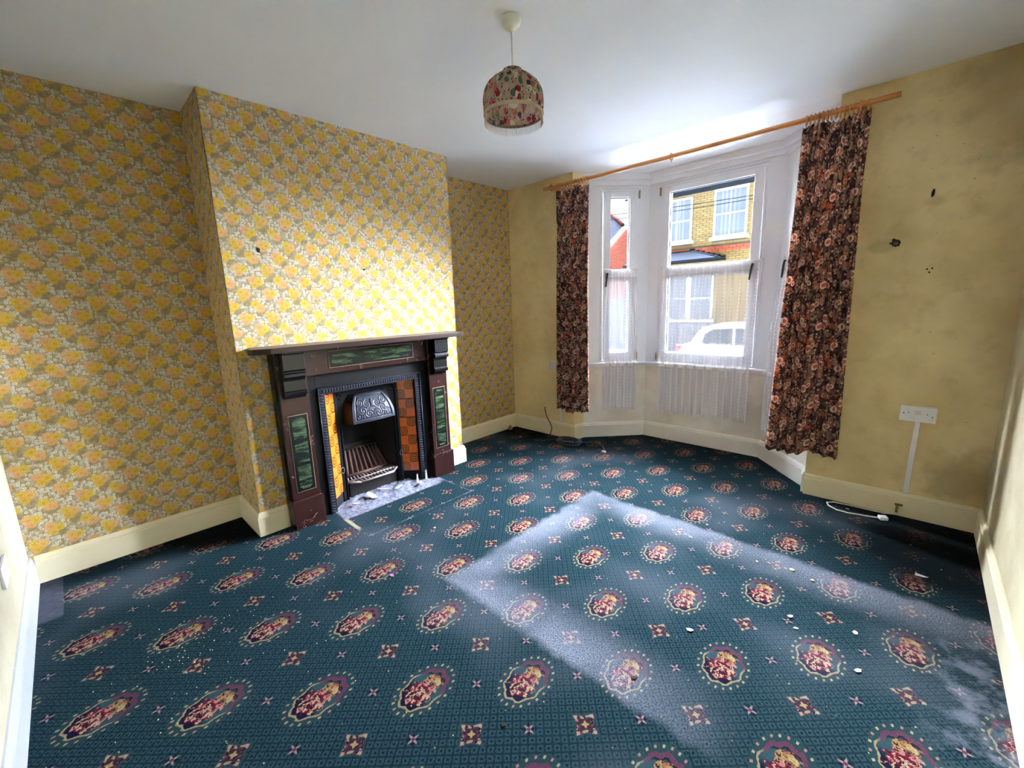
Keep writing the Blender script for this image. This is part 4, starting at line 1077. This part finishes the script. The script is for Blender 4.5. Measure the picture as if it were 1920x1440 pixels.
o = MB().tube([(x, y, z*1.6) for x, y, z in cl], 0.0075, 6).build('coil', M['black_cable']); rel(o, ce)
o = MB().tube([(0.76, -0.14, 0.02), (0.70, -0.12, 0.008), (0.64, -0.18, 0.007), (0.62, -0.25, 0.007), (0.635, -0.30, 0.007)], 0.0046, 6).build('cable_tail', M['black_cable']); rel(o, ce)
o = MB().tube([(0.965+0.020*math.cos(t), -0.10+0.030*math.sin(t)*0.6, 0.022+0.022*math.sin(t)) for t in [2*PI*k/14 for k in range(14)]], 0.0085, 6, closed=True).build('tie', M['blue_plastic']); rel(o, ce)
o = MB().prism([(0.82, -0.19, 0.024), (0.93, -0.145, 0.028), (0.945, -0.17, 0.028), (0.835, -0.215, 0.024)], (0, 0, 0.008)).build('strap', M['lt_blue'], None, 0.003); rel(o, ce)
o = MB().box(1.268, 1.305, -0.172, -0.146, 0.001, 0.018).build('white_connector', M['white_plastic'], None, 0.004); rel(o, ce)
o = MB().tube([(0.468, -0.020, 0.300), (0.470, -0.024, 0.27), (0.485, -0.026, 0.22), (0.512, -0.026, 0.165), (0.545, -0.030, 0.13), (0.566, -0.034, 0.085), (0.555, -0.036, 0.03), (0.548, -0.045, 0.004)], 0.0055, 7).build('loose_wire', M['black_cable']); tag(o, 'loose black wire rising up the left front wall', 'wire')
M['white_cable'] = paint('white_flex', srgb(222, 214, 196), 0.5)
we = empty('white_flex', (3.2, -0.12, 0)); tag(we, 'white flex with plug lying along the right front skirting', 'cable'); bpy.context.view_layer.update()
o = MB().tube([(3.345, -0.040, 0.012), (3.29, -0.055, 0.008), (3.14, -0.052, 0.006), (3.03, -0.062, 0.006), (2.998, -0.095, 0.006), (3.012, -0.140, 0.006), (3.06, -0.178, 0.006), (3.12, -0.186, 0.006), (3.20, -0.168, 0.006), (3.268, -0.150, 0.008)], 0.0045, 7).build('flex', M['white_cable']); rel(o, we)
o = MB().prism([(3.262, -0.135, 0.001), (3.300, -0.115, 0.001), (3.318, -0.150, 0.001), (3.280, -0.172, 0.001)], (0, 0, 0.022)).build('plug', M['white_plastic'], None, 0.004); rel(o, we)
M['rust'] = paint('rusty_pipe_stub', srgb(140, 108, 66), 0.7, 0.2, 30)
gp = MB(); gp.tube([(3.347, -0.0215, 0.075), (3.347, -0.032, 0.072), (3.347, -0.034, 0.025)], 0.0065, 8); gp.box(3.335, 3.372, -0.027, -0.0205, 0.068, 0.080)
tag(gp.build('pipe_stub', M['rust']), 'small rusty pipe stub and clip on the right front skirting', 'pipe')
M['wood_knob'] = wood('bare_wood_knob', srgb(206, 150, 110), srgb(170, 112, 76))
kb = MB().lathe([(0.0, -0.024), (0.016, -0.021), (0.025, -0.010), (0.028, 0.0), (0.025, 0.012), (0.014, 0.021), (0.010, 0.030), (0.0, 0.031)], 20, (0.072, -0.165, 0.026)); tag(kb.build('wooden_knob', M['wood_knob']), 'round wooden knob lying in the dirty far left corner', 'knob')

# holes, plugs and nails on the walls
M['hole'] = paint('dark_hole', srgb(24, 18, 14), 0.9)
def blotch(name, mat, cx, cz, r, n_, lab, cat, y=-0.0012, sx=1.0, rot=0.0, rough_=0.35, seed=1):
    rnd = random.Random(seed); pts = []
    for k in range(n_):
        a = 2*PI*k/n_; rr = r*(1-rough_*rnd.random()); u_, v_ = rr*math.cos(a)*sx, rr*math.sin(a)
        pts.append((cx+u_*math.cos(rot)-v_*math.sin(rot), y, cz+u_*math.sin(rot)+v_*math.cos(rot)))
    return tag(MB().prism(pts, (0, -0.0025, 0)).build(name, mat), lab, cat)
blotch('wall_slot', M['hole'], 3.312, 1.945, 0.024, 10, 'narrow black slot high on the right front wall', 'hole', sx=0.28, rot=-0.15, rough_=0.1)
M['plaster_grey'] = paint('broken_grey_plaster', srgb(112, 98, 80), 0.9, 0.3, 60, 0.6, 200)
blotch('plaster_hole', M['hole'], 3.178, 1.689, 0.030, 17, 'ragged dark plaster hole in the right front wall', 'hole', rough_=0.5, seed=3)
blotch('plaster_chip', M['plaster_grey'], 3.180, 1.688, 0.016, 11, 'grey plaster core inside the ragged wall hole', 'plaster', y=-0.0040, rough_=0.4, seed=5)
for k, (x, z, lab) in enumerate(((3.331, 1.527, 'left one of three small screw holes in a triangle on the right front wall'), (3.352, 1.530, 'right one of three small screw holes in a triangle on the right front wall'), (3.342, 1.508, 'lowest of three small screw holes in a triangle on the right front wall'))):
    blotch('screw_hole', M['hole'], x, z, 0.005, 9, lab, 'hole', rough_=0.1, seed=k).__setitem__('group', 'triangle of screw holes')
nm = MB().prism([(D+0.0012, -2.623+0.010*math.cos(a)*(1 if k % 2 else 0.6), 1.775+0.016*math.sin(a)*(1 if k % 2 else 0.7)) for k, a in enumerate([2*PI*j/9 for j in range(9)])], (0.003, 0, 0)); tag(nm.build('picture_hook', M['iron_dark']), 'small dark broken picture hook on the left of the chimney breast', 'hook')
nm = MB().prism([(D+0.0012, -1.955+0.006*math.cos(2*PI*j/8), 1.685+0.006*math.sin(2*PI*j/8)) for j in range(8)], (0.006, 0, 0)); tag(nm.build('nail', M['iron_dark']), 'tiny nail in the middle of the chimney breast wallpaper', 'nail')

# ------------------------------------------------------------------ litter on the carpet
M['paper'] = paint('white_paper_scrap', srgb(176, 177, 184), 0.9, spec=0.1); M['crumb'] = paint('yellow_plaster_crumb', srgb(222, 196, 140), 0.9)
M['purple'] = paint('purple_foil', srgb(76, 60, 130), 0.5); M['pink'] = paint('pink_plastic', srgb(206, 90, 160), 0.5); M['dk_crumb'] = paint('dark_crumb', srgb(36, 30, 28), 0.9)
def scrap(name, x, y, r, asp, rot, mat, lab, cat, h_=0.003, seed=0, grp=None):
    rnd = random.Random(seed); n_ = 5; r *= 0.85
    pts = [(r*(0.6+0.5*rnd.random())*math.cos(2*PI*k/n_), r*asp*(0.75+0.35*rnd.random())*math.sin(2*PI*k/n_)) for k in range(n_)]
    mb = MB(); i = len(mb.v)
    lift = [0.002+rnd.random()*r*0.25 for _ in pts]
    mb.v += [(px, py, l) for (px, py), l in zip(pts, lift)]+[(0, 0, r*0.12+0.002)]
    mb.v += [(px, py, l-h_*0.5) for (px, py), l in zip(pts, lift)]+[(0, 0, r*0.12+0.002-h_*0.5)]
    for k in range(n_):
        k2 = (k+1) % n_
        mb.f += [(k, k2, n_), (n_+1+k2, n_+1+k, 2*n_+1), (k, n_+1+k, n_+1+k2, k2)]
    o = mb.build(name, mat); o.location = (x, y, 0.001); o.rotation_euler = (0, 0, rot); return tag(o, lab, cat, grp)
scrap('paper_scrap', 3.471, -0.747, 0.040, 0.30, -0.1, M['paper'], 'longest white paper scrap on the dark stained carpet by the right wall', 'paper', seed=1)
scrap('paper_scrap', 2.752, -1.850, 0.018, 0.8, 0.5, M['paper'], 'squarish white paper scrap between two medallions mid carpet', 'paper', seed=2)
scrap('paper_scrap', 3.052, -1.482, 0.020, 0.6, 0.9, M['paper'], 'white paper scrap beside a square rosette right of centre', 'paper', seed=3)
scrap('paper_scrap', 3.085, -1.545, 0.016, 0.6, 0.2, M['paper'], 'small folded white scrap just before a medallion right of centre', 'paper', seed=4)
scrap('paper_scrap', 3.273, -1.416, 0.017, 0.7, 2.0, M['paper'], 'white paper scrap on bare teal carpet nearer the right wall', 'paper', seed=5)
scrap('paper_scrap', 3.300, -1.640, 0.018, 0.6, 1.0, M['paper'], 'white paper scrap on the bouquet of a right hand medallion', 'paper', seed=15)
scrap('paper_scrap', 3.11, -0.115, 0.014, 0.6, 0.4, M['paper'], 'tiny white scrap inside the loop of the white flex', 'paper', seed=6)
scrap('foil_scrap', 2.492, -0.905, 0.020, 0.5, 2.4, M['purple'], 'purple foil scrap beyond the dusty rug line', 'foil', seed=7)
scrap('foil_scrap', 2.470, -1.112, 0.018, 0.6, 0.8, M['purple'], 'crumpled purple foil scrap inside the dusty rug line', 'foil', seed=8)
scrap('plastic_scrap', 1.428, -2.500, 0.022, 0.5, 0.2, M['pink'], 'pink plastic scrap beside a medallion left of centre', 'plastic', seed=9)
scrap('plaster_crumb', 2.985, -1.093, 0.017, 0.7, 0.2, M['crumb'], 'larger yellow plaster crumb on the dusty band', 'crumb', 0.010, seed=10)
scrap('plaster_crumb', 3.076, -1.125, 0.015, 0.7, 0.9, M['crumb'], 'yellow plaster crumb beside a faded dusty medallion', 'crumb', 0.010, seed=11)
scrap('plaster_crumb', 2.83, -1.13, 0.012, 0.7, 1.9, M['crumb'], 'small yellow plaster crumb on the lint left of the others', 'crumb', 0.010, seed=12)
scrap('plaster_crumb', 1.193, -2.048, 0.013, 0.8, 0.3, M['crumb'], 'yellow plaster crumb in front of the fireplace hearth line', 'crumb', 0.012, seed=13)
scrap('plaster_crumb', 0.333, -0.282, 0.014, 0.8, 0.3, M['wood_knob'], 'brown crumb in the dirty far left corner', 'crumb', 0.012, seed=16)
scrap('dark_crumb', 2.452, -2.685, 0.014, 0.6, 1.2, M['dk_crumb'], 'dark crumb with pale tip in the front middle of the carpet', 'crumb', 0.012, seed=14)
scrap('dark_crumb', 2.690, -2.225, 0.016, 0.7, 0.7, M['dk_crumb'], 'dark crumb on a dusty medallion near the front middle', 'crumb', 0.012, seed=17)
def specks(name, mat, n_, seed, lab, area, r0, r1):
    rnd = random.Random(seed); mb = MB()
    for _ in range(n_):
        x, y = area(rnd); r = rnd.uniform(r0, r1); a = rnd.random()*6.28
        p = [(x+r*math.cos(a+k*2.09), y+r*math.sin(a+k*2.09)*0.7, 0.0015) for k in range(3)]
        i = len(mb.v); mb.v += p+[(x, y, 0.0015+r*0.7)]; mb.f += [(i, i+1, i+3), (i+1, i+2, i+3), (i+2, i, i+3), (i, i+2, i+1)]
    return tag(mb.build(name, mat), lab, 'crumbs', kind='stuff')
specks('pale_crumbs', M['crumb'], 420, 3, 'fine pale plaster crumbs scattered over the carpet', lambda r: (r.uniform(0.7, 3.6), r.uniform(-3.7, -0.4)), 0.0015, 0.0045)
specks('fireside_crumbs', M['crumb'], 90, 5, 'yellow crumbs spilled on the carpet left of centre', lambda r: (r.gauss(1.22, 0.10), r.gauss(-3.33, 0.10)), 0.0015, 0.005)
specks('dark_specks', M['dk_crumb'], 160, 6, 'dark grit specks scattered over the carpet', lambda r: (r.uniform(1.5, 3.5), r.uniform(-3.4, -0.8)), 0.0015, 0.0045)

# ------------------------------------------------------------------ street outside
def brick_mat(name, c1, c2, sat=1.0):
    b = NB(name); oi = b.nd('ShaderNodeObjectInfo'); o = b.obj()
    g = b.nd('ShaderNodeNewGeometry').outputs['Position']
    c = b.mix(oi.outputs['Random'], c1, c2); c = b.mix(b.math('MULTIPLY', b.noise(g, 9, 3), 0.35), c, tuple(k*0.7 for k in c1[:3])+(1,))
    b.principled(c, 0.9, spec=0.2); return b.m
EXT = 1.0
M['y_brick'] = brick_mat('yellow_stock_brick', srgb(102, 87, 52), srgb(116, 102, 70)); M['mortar'] = paint('grey_mortar', srgb(70, 64, 52), 0.95)
M['r_band'] = brick_mat('red_band_brick', srgb(128, 62, 44), srgb(134, 74, 54))
def red_brick():
    b = NB('red_brickwork_far'); o = b.obj(); s_ = b.sep(o)
    bt = b.nd('ShaderNodeTexBrick', {'Vector': b.comb(s_[0], s_[2]), 'Color1': srgb(112, 52, 38), 'Color2': srgb(98, 44, 32), 'Mortar': srgb(112, 84, 72), 'Scale': 1.0, 'Mortar Size': 0.006, 'Brick Width': 0.225, 'Row Height': 0.075})
    b.principled(bt.outputs[0], 0.9, spec=0.2); return b.m
M['r_brick'] = red_brick()
def slate():
    b = NB('blue_grey_roof_slate'); o = b.obj()
    bt = b.nd('ShaderNodeTexBrick', {'Vector': o, 'Color1': srgb(26, 27, 32), 'Color2': srgb(32, 33, 38), 'Mortar': srgb(14, 15, 18), 'Scale': 1.0, 'Mortar Size': 0.008, 'Brick Width': 0.3, 'Row Height': 0.2})
    b.principled(bt.outputs[0], 0.9, spec=0.0); return b.m
M['slates'] = slate(); M['lead'] = paint('blue_grey_lead', srgb(28, 30, 35), 0.9, spec=0.0); M['ridge'] = paint('red_ridge_tile', srgb(44, 24, 20), 0.9, spec=0.0)
M['ext_white'] = paint('white_exterior_paint', srgb(146, 146, 146), 0.6); M['render'] = paint('pale_grey_render', srgb(100, 102, 108), 0.9)
M['asphalt'] = paint('grey_asphalt', srgb(92, 93, 97), 0.95, 0.1, 8, 0.3, 200); M['paving'] = paint('pale_concrete_paving', srgb(76, 76, 75), 0.9, 0.06, 3, 0.2, 80)
M['fence'] = paint('weathered_pink_brown_fence', srgb(106, 80, 74), 0.9, 0.15, 6)
M['ext_glass'] = None
b = NB('curtained_house_glass'); o_ = b.obj(); s_ = b.sep(o_)
fold_ = b.mapr(b.math('SINE', b.math('MULTIPLY', s_[0], 48.0)), -1, 1)
b.principled(b.mix(b.math('MULTIPLY', fold_, b.mapr(b.noise(b.comb(s_[0], 0.0), 1.4, 1), 0.45, 0.55)), srgb(80, 88, 97), srgb(98, 103, 108)), 0.12, spec=0.8); M['ext_glass'] = b.m
kstruct(MB().box(-30, 30, 1.2, 4.0, GROUND-0.1, GROUND+0.10).build('pavement', M['paving']))
kstruct(MB().box(-30, 30, 4.0, 9.9, GROUND-0.12, GROUND-0.02).build('road', M['asphalt']))
kstruct(MB().box(-30, 30, 9.9, 40, GROUND-0.1, GROUND+0.10).build('pavement_far', M['asphalt']))
FY = 12.5
hs = empty('yellow_brick_house', (-2.5, FY, GROUND+0.10)); tag(hs, 'yellow brick terraced house across the street with white sash windows', 'house'); bpy.context.view_layer.update()
def hadd(mb, nm, mat, bev=0, par=None, kind=None, lab=None):
    o = mb.build(nm, mat, None, bev); o.parent = par or hs
    o.matrix_parent_inverse = Matrix.Translation(hs.location).inverted() if par is None else Matrix.Identity(4)
    if kind: o['kind'] = kind
    if lab: o['label'] = lab
    return o
HX0, HX1, HZ0, HZ1 = -5.35, 6.0, GROUND+0.10, 5.02
def sx(x10): return 3.34+(x10-3.34)*1.185
def sz(z10): return 1.404+(z10-1.404)*1.185
# openings: x0,x1,z0,z1
up = [(-3.90, -2.99, 3.44, 4.85), (-2.12, -1.20, 3.44, 4.92), (1.0, 1.92, 3.44, 4.92), (2.9, 3.82, 3.44, 4.92)]
gf_ = [(-3.75, -2.15, 0.66, 2.16), (1.2, 2.8, 0.66, 2.16)]
hadd(MB().box(HX0, HX1, FY+0.012, FY+0.30, HZ0, HZ1), 'wall', M['mortar'])
BW, BHh, MJ = 0.225, 0.075, 0.010
bmesh_ = MB().box(0, BW-MJ, -0.012, 0.010, 0, BHh-MJ).mesh('brick'); bmesh_.materials.append(M['y_brick'])
rest = MB(); n_ind = 0; row = 0; z = 0.52
holes = up+gf_
while z < HZ1-0.01:
    x = HX0-(BW/2 if row % 2 else 0)
    band = 2.95 < z < 3.18
    while x < HX1:
        segs = [(max(x, HX0), x+BW-MJ)]
        for h0, h1, k0, k1 in holes:
            if k0-0.115 < z+BHh-MJ and z < k1+0.07:
                segs = [q for a_, b_ in segs for q in ((a_, min(b_, h0-0.08)), (max(a_, h1+0.08), b_))]
        for a_, b_ in dict.fromkeys(segs):
            if b_-a_ < 0.03 or band: continue
            if -3.30 < a_ < -0.72 and 2.85 < z < 4.98 and n_ind < 300:
                o = bpy.data.objects.new('brick', bmesh_); link(o, hs); o.location = (a_-hs.location.x, FY-hs.location.y, z-hs.location.z); o.scale.x = (b_-a_)/(BW-MJ); n_ind += 1
            else: rest.box(a_, b_, FY-0.012, FY+0.010, z, z+BHh-MJ)
        x += BW
    row += 1; z += BHh
hadd(rest, 'brickwork', M['y_brick'], kind='stuff')
bandm = MB(); zz = 2.96
for rr in range(2):
    x = HX0+(0.11 if rr else 0)
    while x < HX1-0.2:
        if not any(h0-0.13 < x+BW and x < h1+0.13 and 2.9 < k1 and k0 < 3.1 for h0, h1, k0, k1 in holes): bandm.box(x, x+BW-MJ, FY-0.020, FY+0.01, zz+rr*0.10, zz+rr*0.10+0.09)
        x += BW
hadd(bandm, 'red_band', M['r_band'], kind='stuff', lab='red brick string course')
hadd(MB().box(HX0, HX1, FY-0.04, FY+0.011, HZ0, 0.515), 'plinth', M['render'])
hadd(MB().box(HX0, HX1, FY-0.16, FY+0.05, HZ1-0.02, HZ1+0.14), 'gutter_board', M['lead'], 0.01)
hadd(MB().prism([(HX0-0.1, FY-0.25, HZ1+0.15), (HX1+0.1, FY-0.25, HZ1+0.15), (HX1+0.1, FY+4.0, HZ1+3.0), (HX0-0.1, FY+4.0, HZ1+3.0)], (0, 0, 0.06)), 'roof', M['slates'])
hadd(MB().prism([(HX0, FY+0.3, HZ0), (HX0+0.3, FY+0.3, HZ0), (HX0+0.3, FY+8, HZ0), (HX0, FY+8, HZ0)], (0, 0, HZ1-HZ0)), 'side_wall', M['mortar'])
def sash(x0, x1, z0, z1, bars=1, mull=0):
    wfr = MB(); t = 0.075; y0, y1 = FY-0.035, FY+0.03
    wfr.box(x0-t, x0, y0, y1, z0, z1+t).box(x1, x1+t, y0, y1, z0, z1+t).box(x0, x1, y0, y1, z1, z1+t)
    zm = (z0+z1)/2
    wfr.box(x0, x1, y0+0.005, y1, zm-0.025, zm+0.025).box(x0, x1, y0+0.005, y1, z0, z0+0.06)
    xs = [x0+(x1-x0)*(k+1)/(bars+1) for k in range(bars)]
    for k, xb in enumerate(xs):
        t2 = 0.012 if not mull else 0.09
        wfr.box(xb-t2, xb+t2, y0+0.006, y1, z0+0.06, z1)
    f = hadd(wfr, 'window', M['ext_white'])
    ed = [x0]+xs+[x1]
    for k in range(len(ed)-1):
        for (a, b2) in ((z0+0.06, zm-0.025), (zm+0.025, z1)):
            hadd(MB().box(ed[k], ed[k+1], FY-0.008, FY+0.0115, a, b2), 'pane', M['ext_glass'], par=f)
    hadd(MB().box(x0-0.16, x1+0.16, FY-0.14, FY+0.01, z0-0.115, z0-0.002), 'window_sill', M['ext_white'], 0.01)
for (a, b2, c_, d_) in up: sash(a, b2, c_, d_)
for (a, b2, c_, d_) in gf_: sash(a, b2, c_, d_, 1, 1)
# ground floor bay roof of lead rolls
bx0, bx1, zt_, zb_ = -5.2, -1.72, 3.10, 2.66
br = MB()
br.prism([(bx0, FY-0.80, zb_), (bx1, FY-0.80, zb_), (bx1+0.0, FY-0.0, zb_), (bx0, FY-0.0, zb_)], (0, 0, 0.06))
A = Vector((-4.0, FY-0.02, zt_)); B = Vector((-2.95, FY-0.02, zt_))
for poly in ([(bx0, FY-0.84, zb_+0.06), (bx1, FY-0.84, zb_+0.06), tuple(B), tuple(A)], [(bx1, FY-0.84, zb_+0.06), (bx1+0.02, FY-0.02, zb_+0.06), tuple(B)], [(bx0, FY-0.84, zb_+0.06), tuple(A), (bx0, FY-0.02, zb_+0.06)]): br.face(poly)
o = hadd(br, 'bay_roof', M['lead'])
rl = MB(); rl.tube([tuple(B), (bx1, FY-0.84, zb_+0.07)], 0.03, 6)
for k in range(7):
    f = k/7; rl.tube([(B.x+(bx1-B.x)*f, FY-0.03, zt_-(zt_-zb_-0.06)*f+0.02), (B.x+(bx1-B.x)*f+0.16, FY-0.03, zt_-(zt_-zb_-0.06)*f+0.02)], 0.03, 5)
hadd(rl, 'lead_roll', M['lead'], par=o)
# red brick house further along
rh = empty('red_brick_house', (-6.6, 13.6, GROUND+0.1)); tag(rh, 'red brick gabled house with slate roof seen through the narrow window', 'house'); bpy.context.view_layer.update()
def radd(mb, nm, mat, bev=0):
    o = mb.build(nm, mat, None, bev); rel(o, rh); return o
RY = 14.0; EX, EZ = -6.38, 4.48
radd(MB().prism([(-9.6, RY, GROUND+0.1), (-5.5, RY, GROUND+0.1), (-5.5, RY, EZ-0.06), (EX, RY, EZ-0.06), (-7.95, RY, 3.02), (-9.6, RY, 1.5)], (0, 0.3, 0)), 'gable_wall', M['r_brick'])
bgm = MB(); bgm.prism([(-7.95, RY-0.16, 2.98), (EX-0.02, RY-0.16, EZ-0.07), (EX-0.02, RY-0.16, EZ+0.07), (-7.95, RY-0.16, 3.16)], (0, 0.1, 0)); bgm.box(EX-0.03, -5.5, RY-0.16, RY-0.06, EZ-0.06, EZ+0.06)
radd(bgm, 'barge_board', M['ext_white'])
rf = MB(); rf.face([(-8.1, RY-0.2, 3.1), (EX, RY-0.2, EZ+0.08), (-8.27, RY+1.6, 5.75), (-11.0, RY+1.6, 5.75)])
rf.face([(EX, RY-0.2, EZ+0.08), (-5.5, RY-0.2, EZ+0.08), (-5.5, RY+1.6, 4.66), (-8.27, RY+1.6, 5.75)])
radd(rf, 'roof', M['slates'])
radd(MB().tube([(EX, RY-0.22, EZ+0.12), (-8.27, RY+1.58, 5.78)], 0.075, 8), 'hip_tiles', M['ridge'])
fe = empty('garden_fence', (-6.5, 13.0, GROUND+0.1)); tag(fe, 'weathered board fence below the red brick gable', 'fence'); bpy.context.view_layer.update()
for k in range(16):
    x = -8.0+k*0.155; o = MB().box(x, x+0.145, 13.0, 13.02+0.012*(k % 2), 1.50, 2.26+0.02*math.sin(k*2.1)).build('board', M['fence']); rel(o, fe)
o = MB().box(-8.0, -5.55, 12.98, 13.12, GROUND+0.1, 1.49).build('base_wall', M['render']); rel(o, fe)
# overhead lines
M['line'] = paint('black_overhead_line', srgb(10, 10, 12), 0.8, spec=0.0)
for k, (pa, pb, lab) in enumerate((((-8, 8.0, 4.02), (6, 8.0, 3.56), 'upper overhead cable crossing the street outside'), ((-8, 8.02, 3.82), (6, 8.02, 3.58), 'lower overhead cable crossing the street outside'))):
    pts = [tuple(Vector(pa)*(1-t)+Vector(pb)*t-Vector((0, 0, 0.25*math.sin(PI*t)-0.2))) for t in [j/16 for j in range(17)]]
    tag(MB().tube(pts, 0.008, 5).build('overhead_cable', M['line']), lab, 'cable')
# cars
M['car_white'] = paint('white_car_paint', srgb(168, 168, 168), 0.25, 0.01, 1, 0.0, 20, 0.6); M['car_grey'] = paint('silver_grey_car_paint', srgb(170, 178, 186), 0.15, 0.01, 1, 0.0, 20, 0.6)
M['car_glass'] = paint('dark_car_glass', srgb(40, 47, 54), 0.08, 0.05, 2, 0.0, 20, 0.8); M['tyre'] = paint('black_tyre', srgb(28, 28, 30), 0.8); M['tail'] = paint('red_tail_lamp', srgb(196, 44, 44), 0.25); M['alloy'] = paint('silver_wheel', srgb(176, 178, 182), 0.3)
def car(x0, y0, sgn, paint_, label, height=1.50, ln=4.2):
    """side profile in (x, z); sgn=+1: tail at x0 and nose towards +x"""
    g = GROUND-0.02
    e = empty('car', (x0+sgn*ln/2, y0+0.85, g)); tag(e, label, 'car'); bpy.context.view_layer.update()
    def X(t): return x0+sgn*t
    k = height/1.5; wd = 1.72
    low = [(0.02, 0.32), (0.0, 0.55), (0.05, 0.80), (0.14, 0.95), (0.30, 0.99), (2.9, 0.95), (3.55, 0.86), (4.05, 0.72), (4.18, 0.55), (4.18, 0.32)]
    top = [(0.30, 0.96), (0.44, 1.18), (0.62, 1.40), (0.85, 1.47), (1.5, 1.50), (2.05, 1.47), (2.35, 1.36), (2.95, 0.96)]
    def solid(prof, nm, mat, y0_, y1_, inset=0.0, bev=0.0):
        mb = MB(); n_ = len(prof); i = 0
        ys = [y0_, y0_+(y1_-y0_)*0.12, y1_-(y1_-y0_)*0.12, y1_]; sc = [1-inset, 1, 1, 1-inset]
        cz = sum(p[1] for p in prof)/n_; cx_ = sum(p[0] for p in prof)/n_
        for yy, s_ in zip(ys, sc): mb.v += [(X(cx_+(px-cx_)*(1-(1-s_)*0.4)), yy, g+(cz+(pz-cz)*s_)*k) for px, pz in prof]
        for r in range(3):
            for j in range(n_): mb.f.append((r*n_+j, r*n_+(j+1) % n_, (r+1)*n_+(j+1) % n_, (r+1)*n_+j))
        mb.f.append(tuple(range(n_))); mb.f.append(tuple(3*n_+j for j in reversed(range(n_))))
        o = mb.build(nm, mat, None, bev, seg=3); rel(o, e); return o
    solid(low, 'body', paint_, y0, y0+wd, 0.06, 0.04)
    solid(top, 'cabin', paint_, y0+0.10, y0+wd-0.10, 0.08, 0.04)
    glass = [[(0.62, 1.00), (0.72, 1.24), (0.92, 1.37), (1.40, 1.40), (1.40, 1.00)], [(1.46, 1.00), (1.46, 1.40), (2.02, 1.37), (2.26, 1.28), (2.66, 1.00)]]
    for gl_ in glass:
        for yy in (y0+0.088, y0+wd-0.088-0.012):
            o = MB().prism([(X(px), yy, g+pz*k) for px, pz in gl_], (0, 0.012, 0)).build('side_window', M['car_glass']); rel(o, e)
    o = MB().prism([(X(0.335), y0+0.25, g+1.00*k), (X(0.335), y0+wd-0.25, g+1.00*k), (X(0.575), y0+wd-0.30, g+1.38*k), (X(0.575), y0+0.30, g+1.38*k)], (-0.02*sgn, 0, 0.004)).build('rear_window', M['car_glass']); rel(o, e)
    o = MB().prism([(X(2.90), y0+0.22, g+1.00*k), (X(2.90), y0+wd-0.22, g+1.00*k), (X(2.33), y0+wd-0.28, g+1.40*k), (X(2.33), y0+0.28, g+1.40*k)], (0.03*sgn, 0, 0.012)).build('windscreen', M['car_glass']); rel(o, e)
    for yy in (y0+0.02, y0+wd-0.2):
        o = MB().box(min(X(-0.012), X(0.16)), max(X(-0.012), X(0.16)), yy, yy+0.18, g+0.74*k, g+0.93*k).build('tail_lamp', M['tail'], None, 0.02); rel(o, e)
    for wx in (0.78, 3.35):
        for yy in (y0-0.01, y0+wd-0.19):
            o = MB().tube([(X(wx), yy, g+0.31), (X(wx), yy+0.20, g+0.31)], 0.31, 24).build('wheel', M['tyre']); rel(o, e)
            h2 = MB().tube([(X(wx), yy-0.006, g+0.31), (X(wx), yy+0.206, g+0.31)], 0.20, 16).build('hub_cap', M['alloy']); rel(h2, e)
    return e
car(-1.50, 8.1, 1, M['car_white'], 'white hatchback parked across the street behind the net curtain')
car(-9.6, 8.1, 1, M['car_grey'], 'silver grey car parked further along seen through the narrow window')
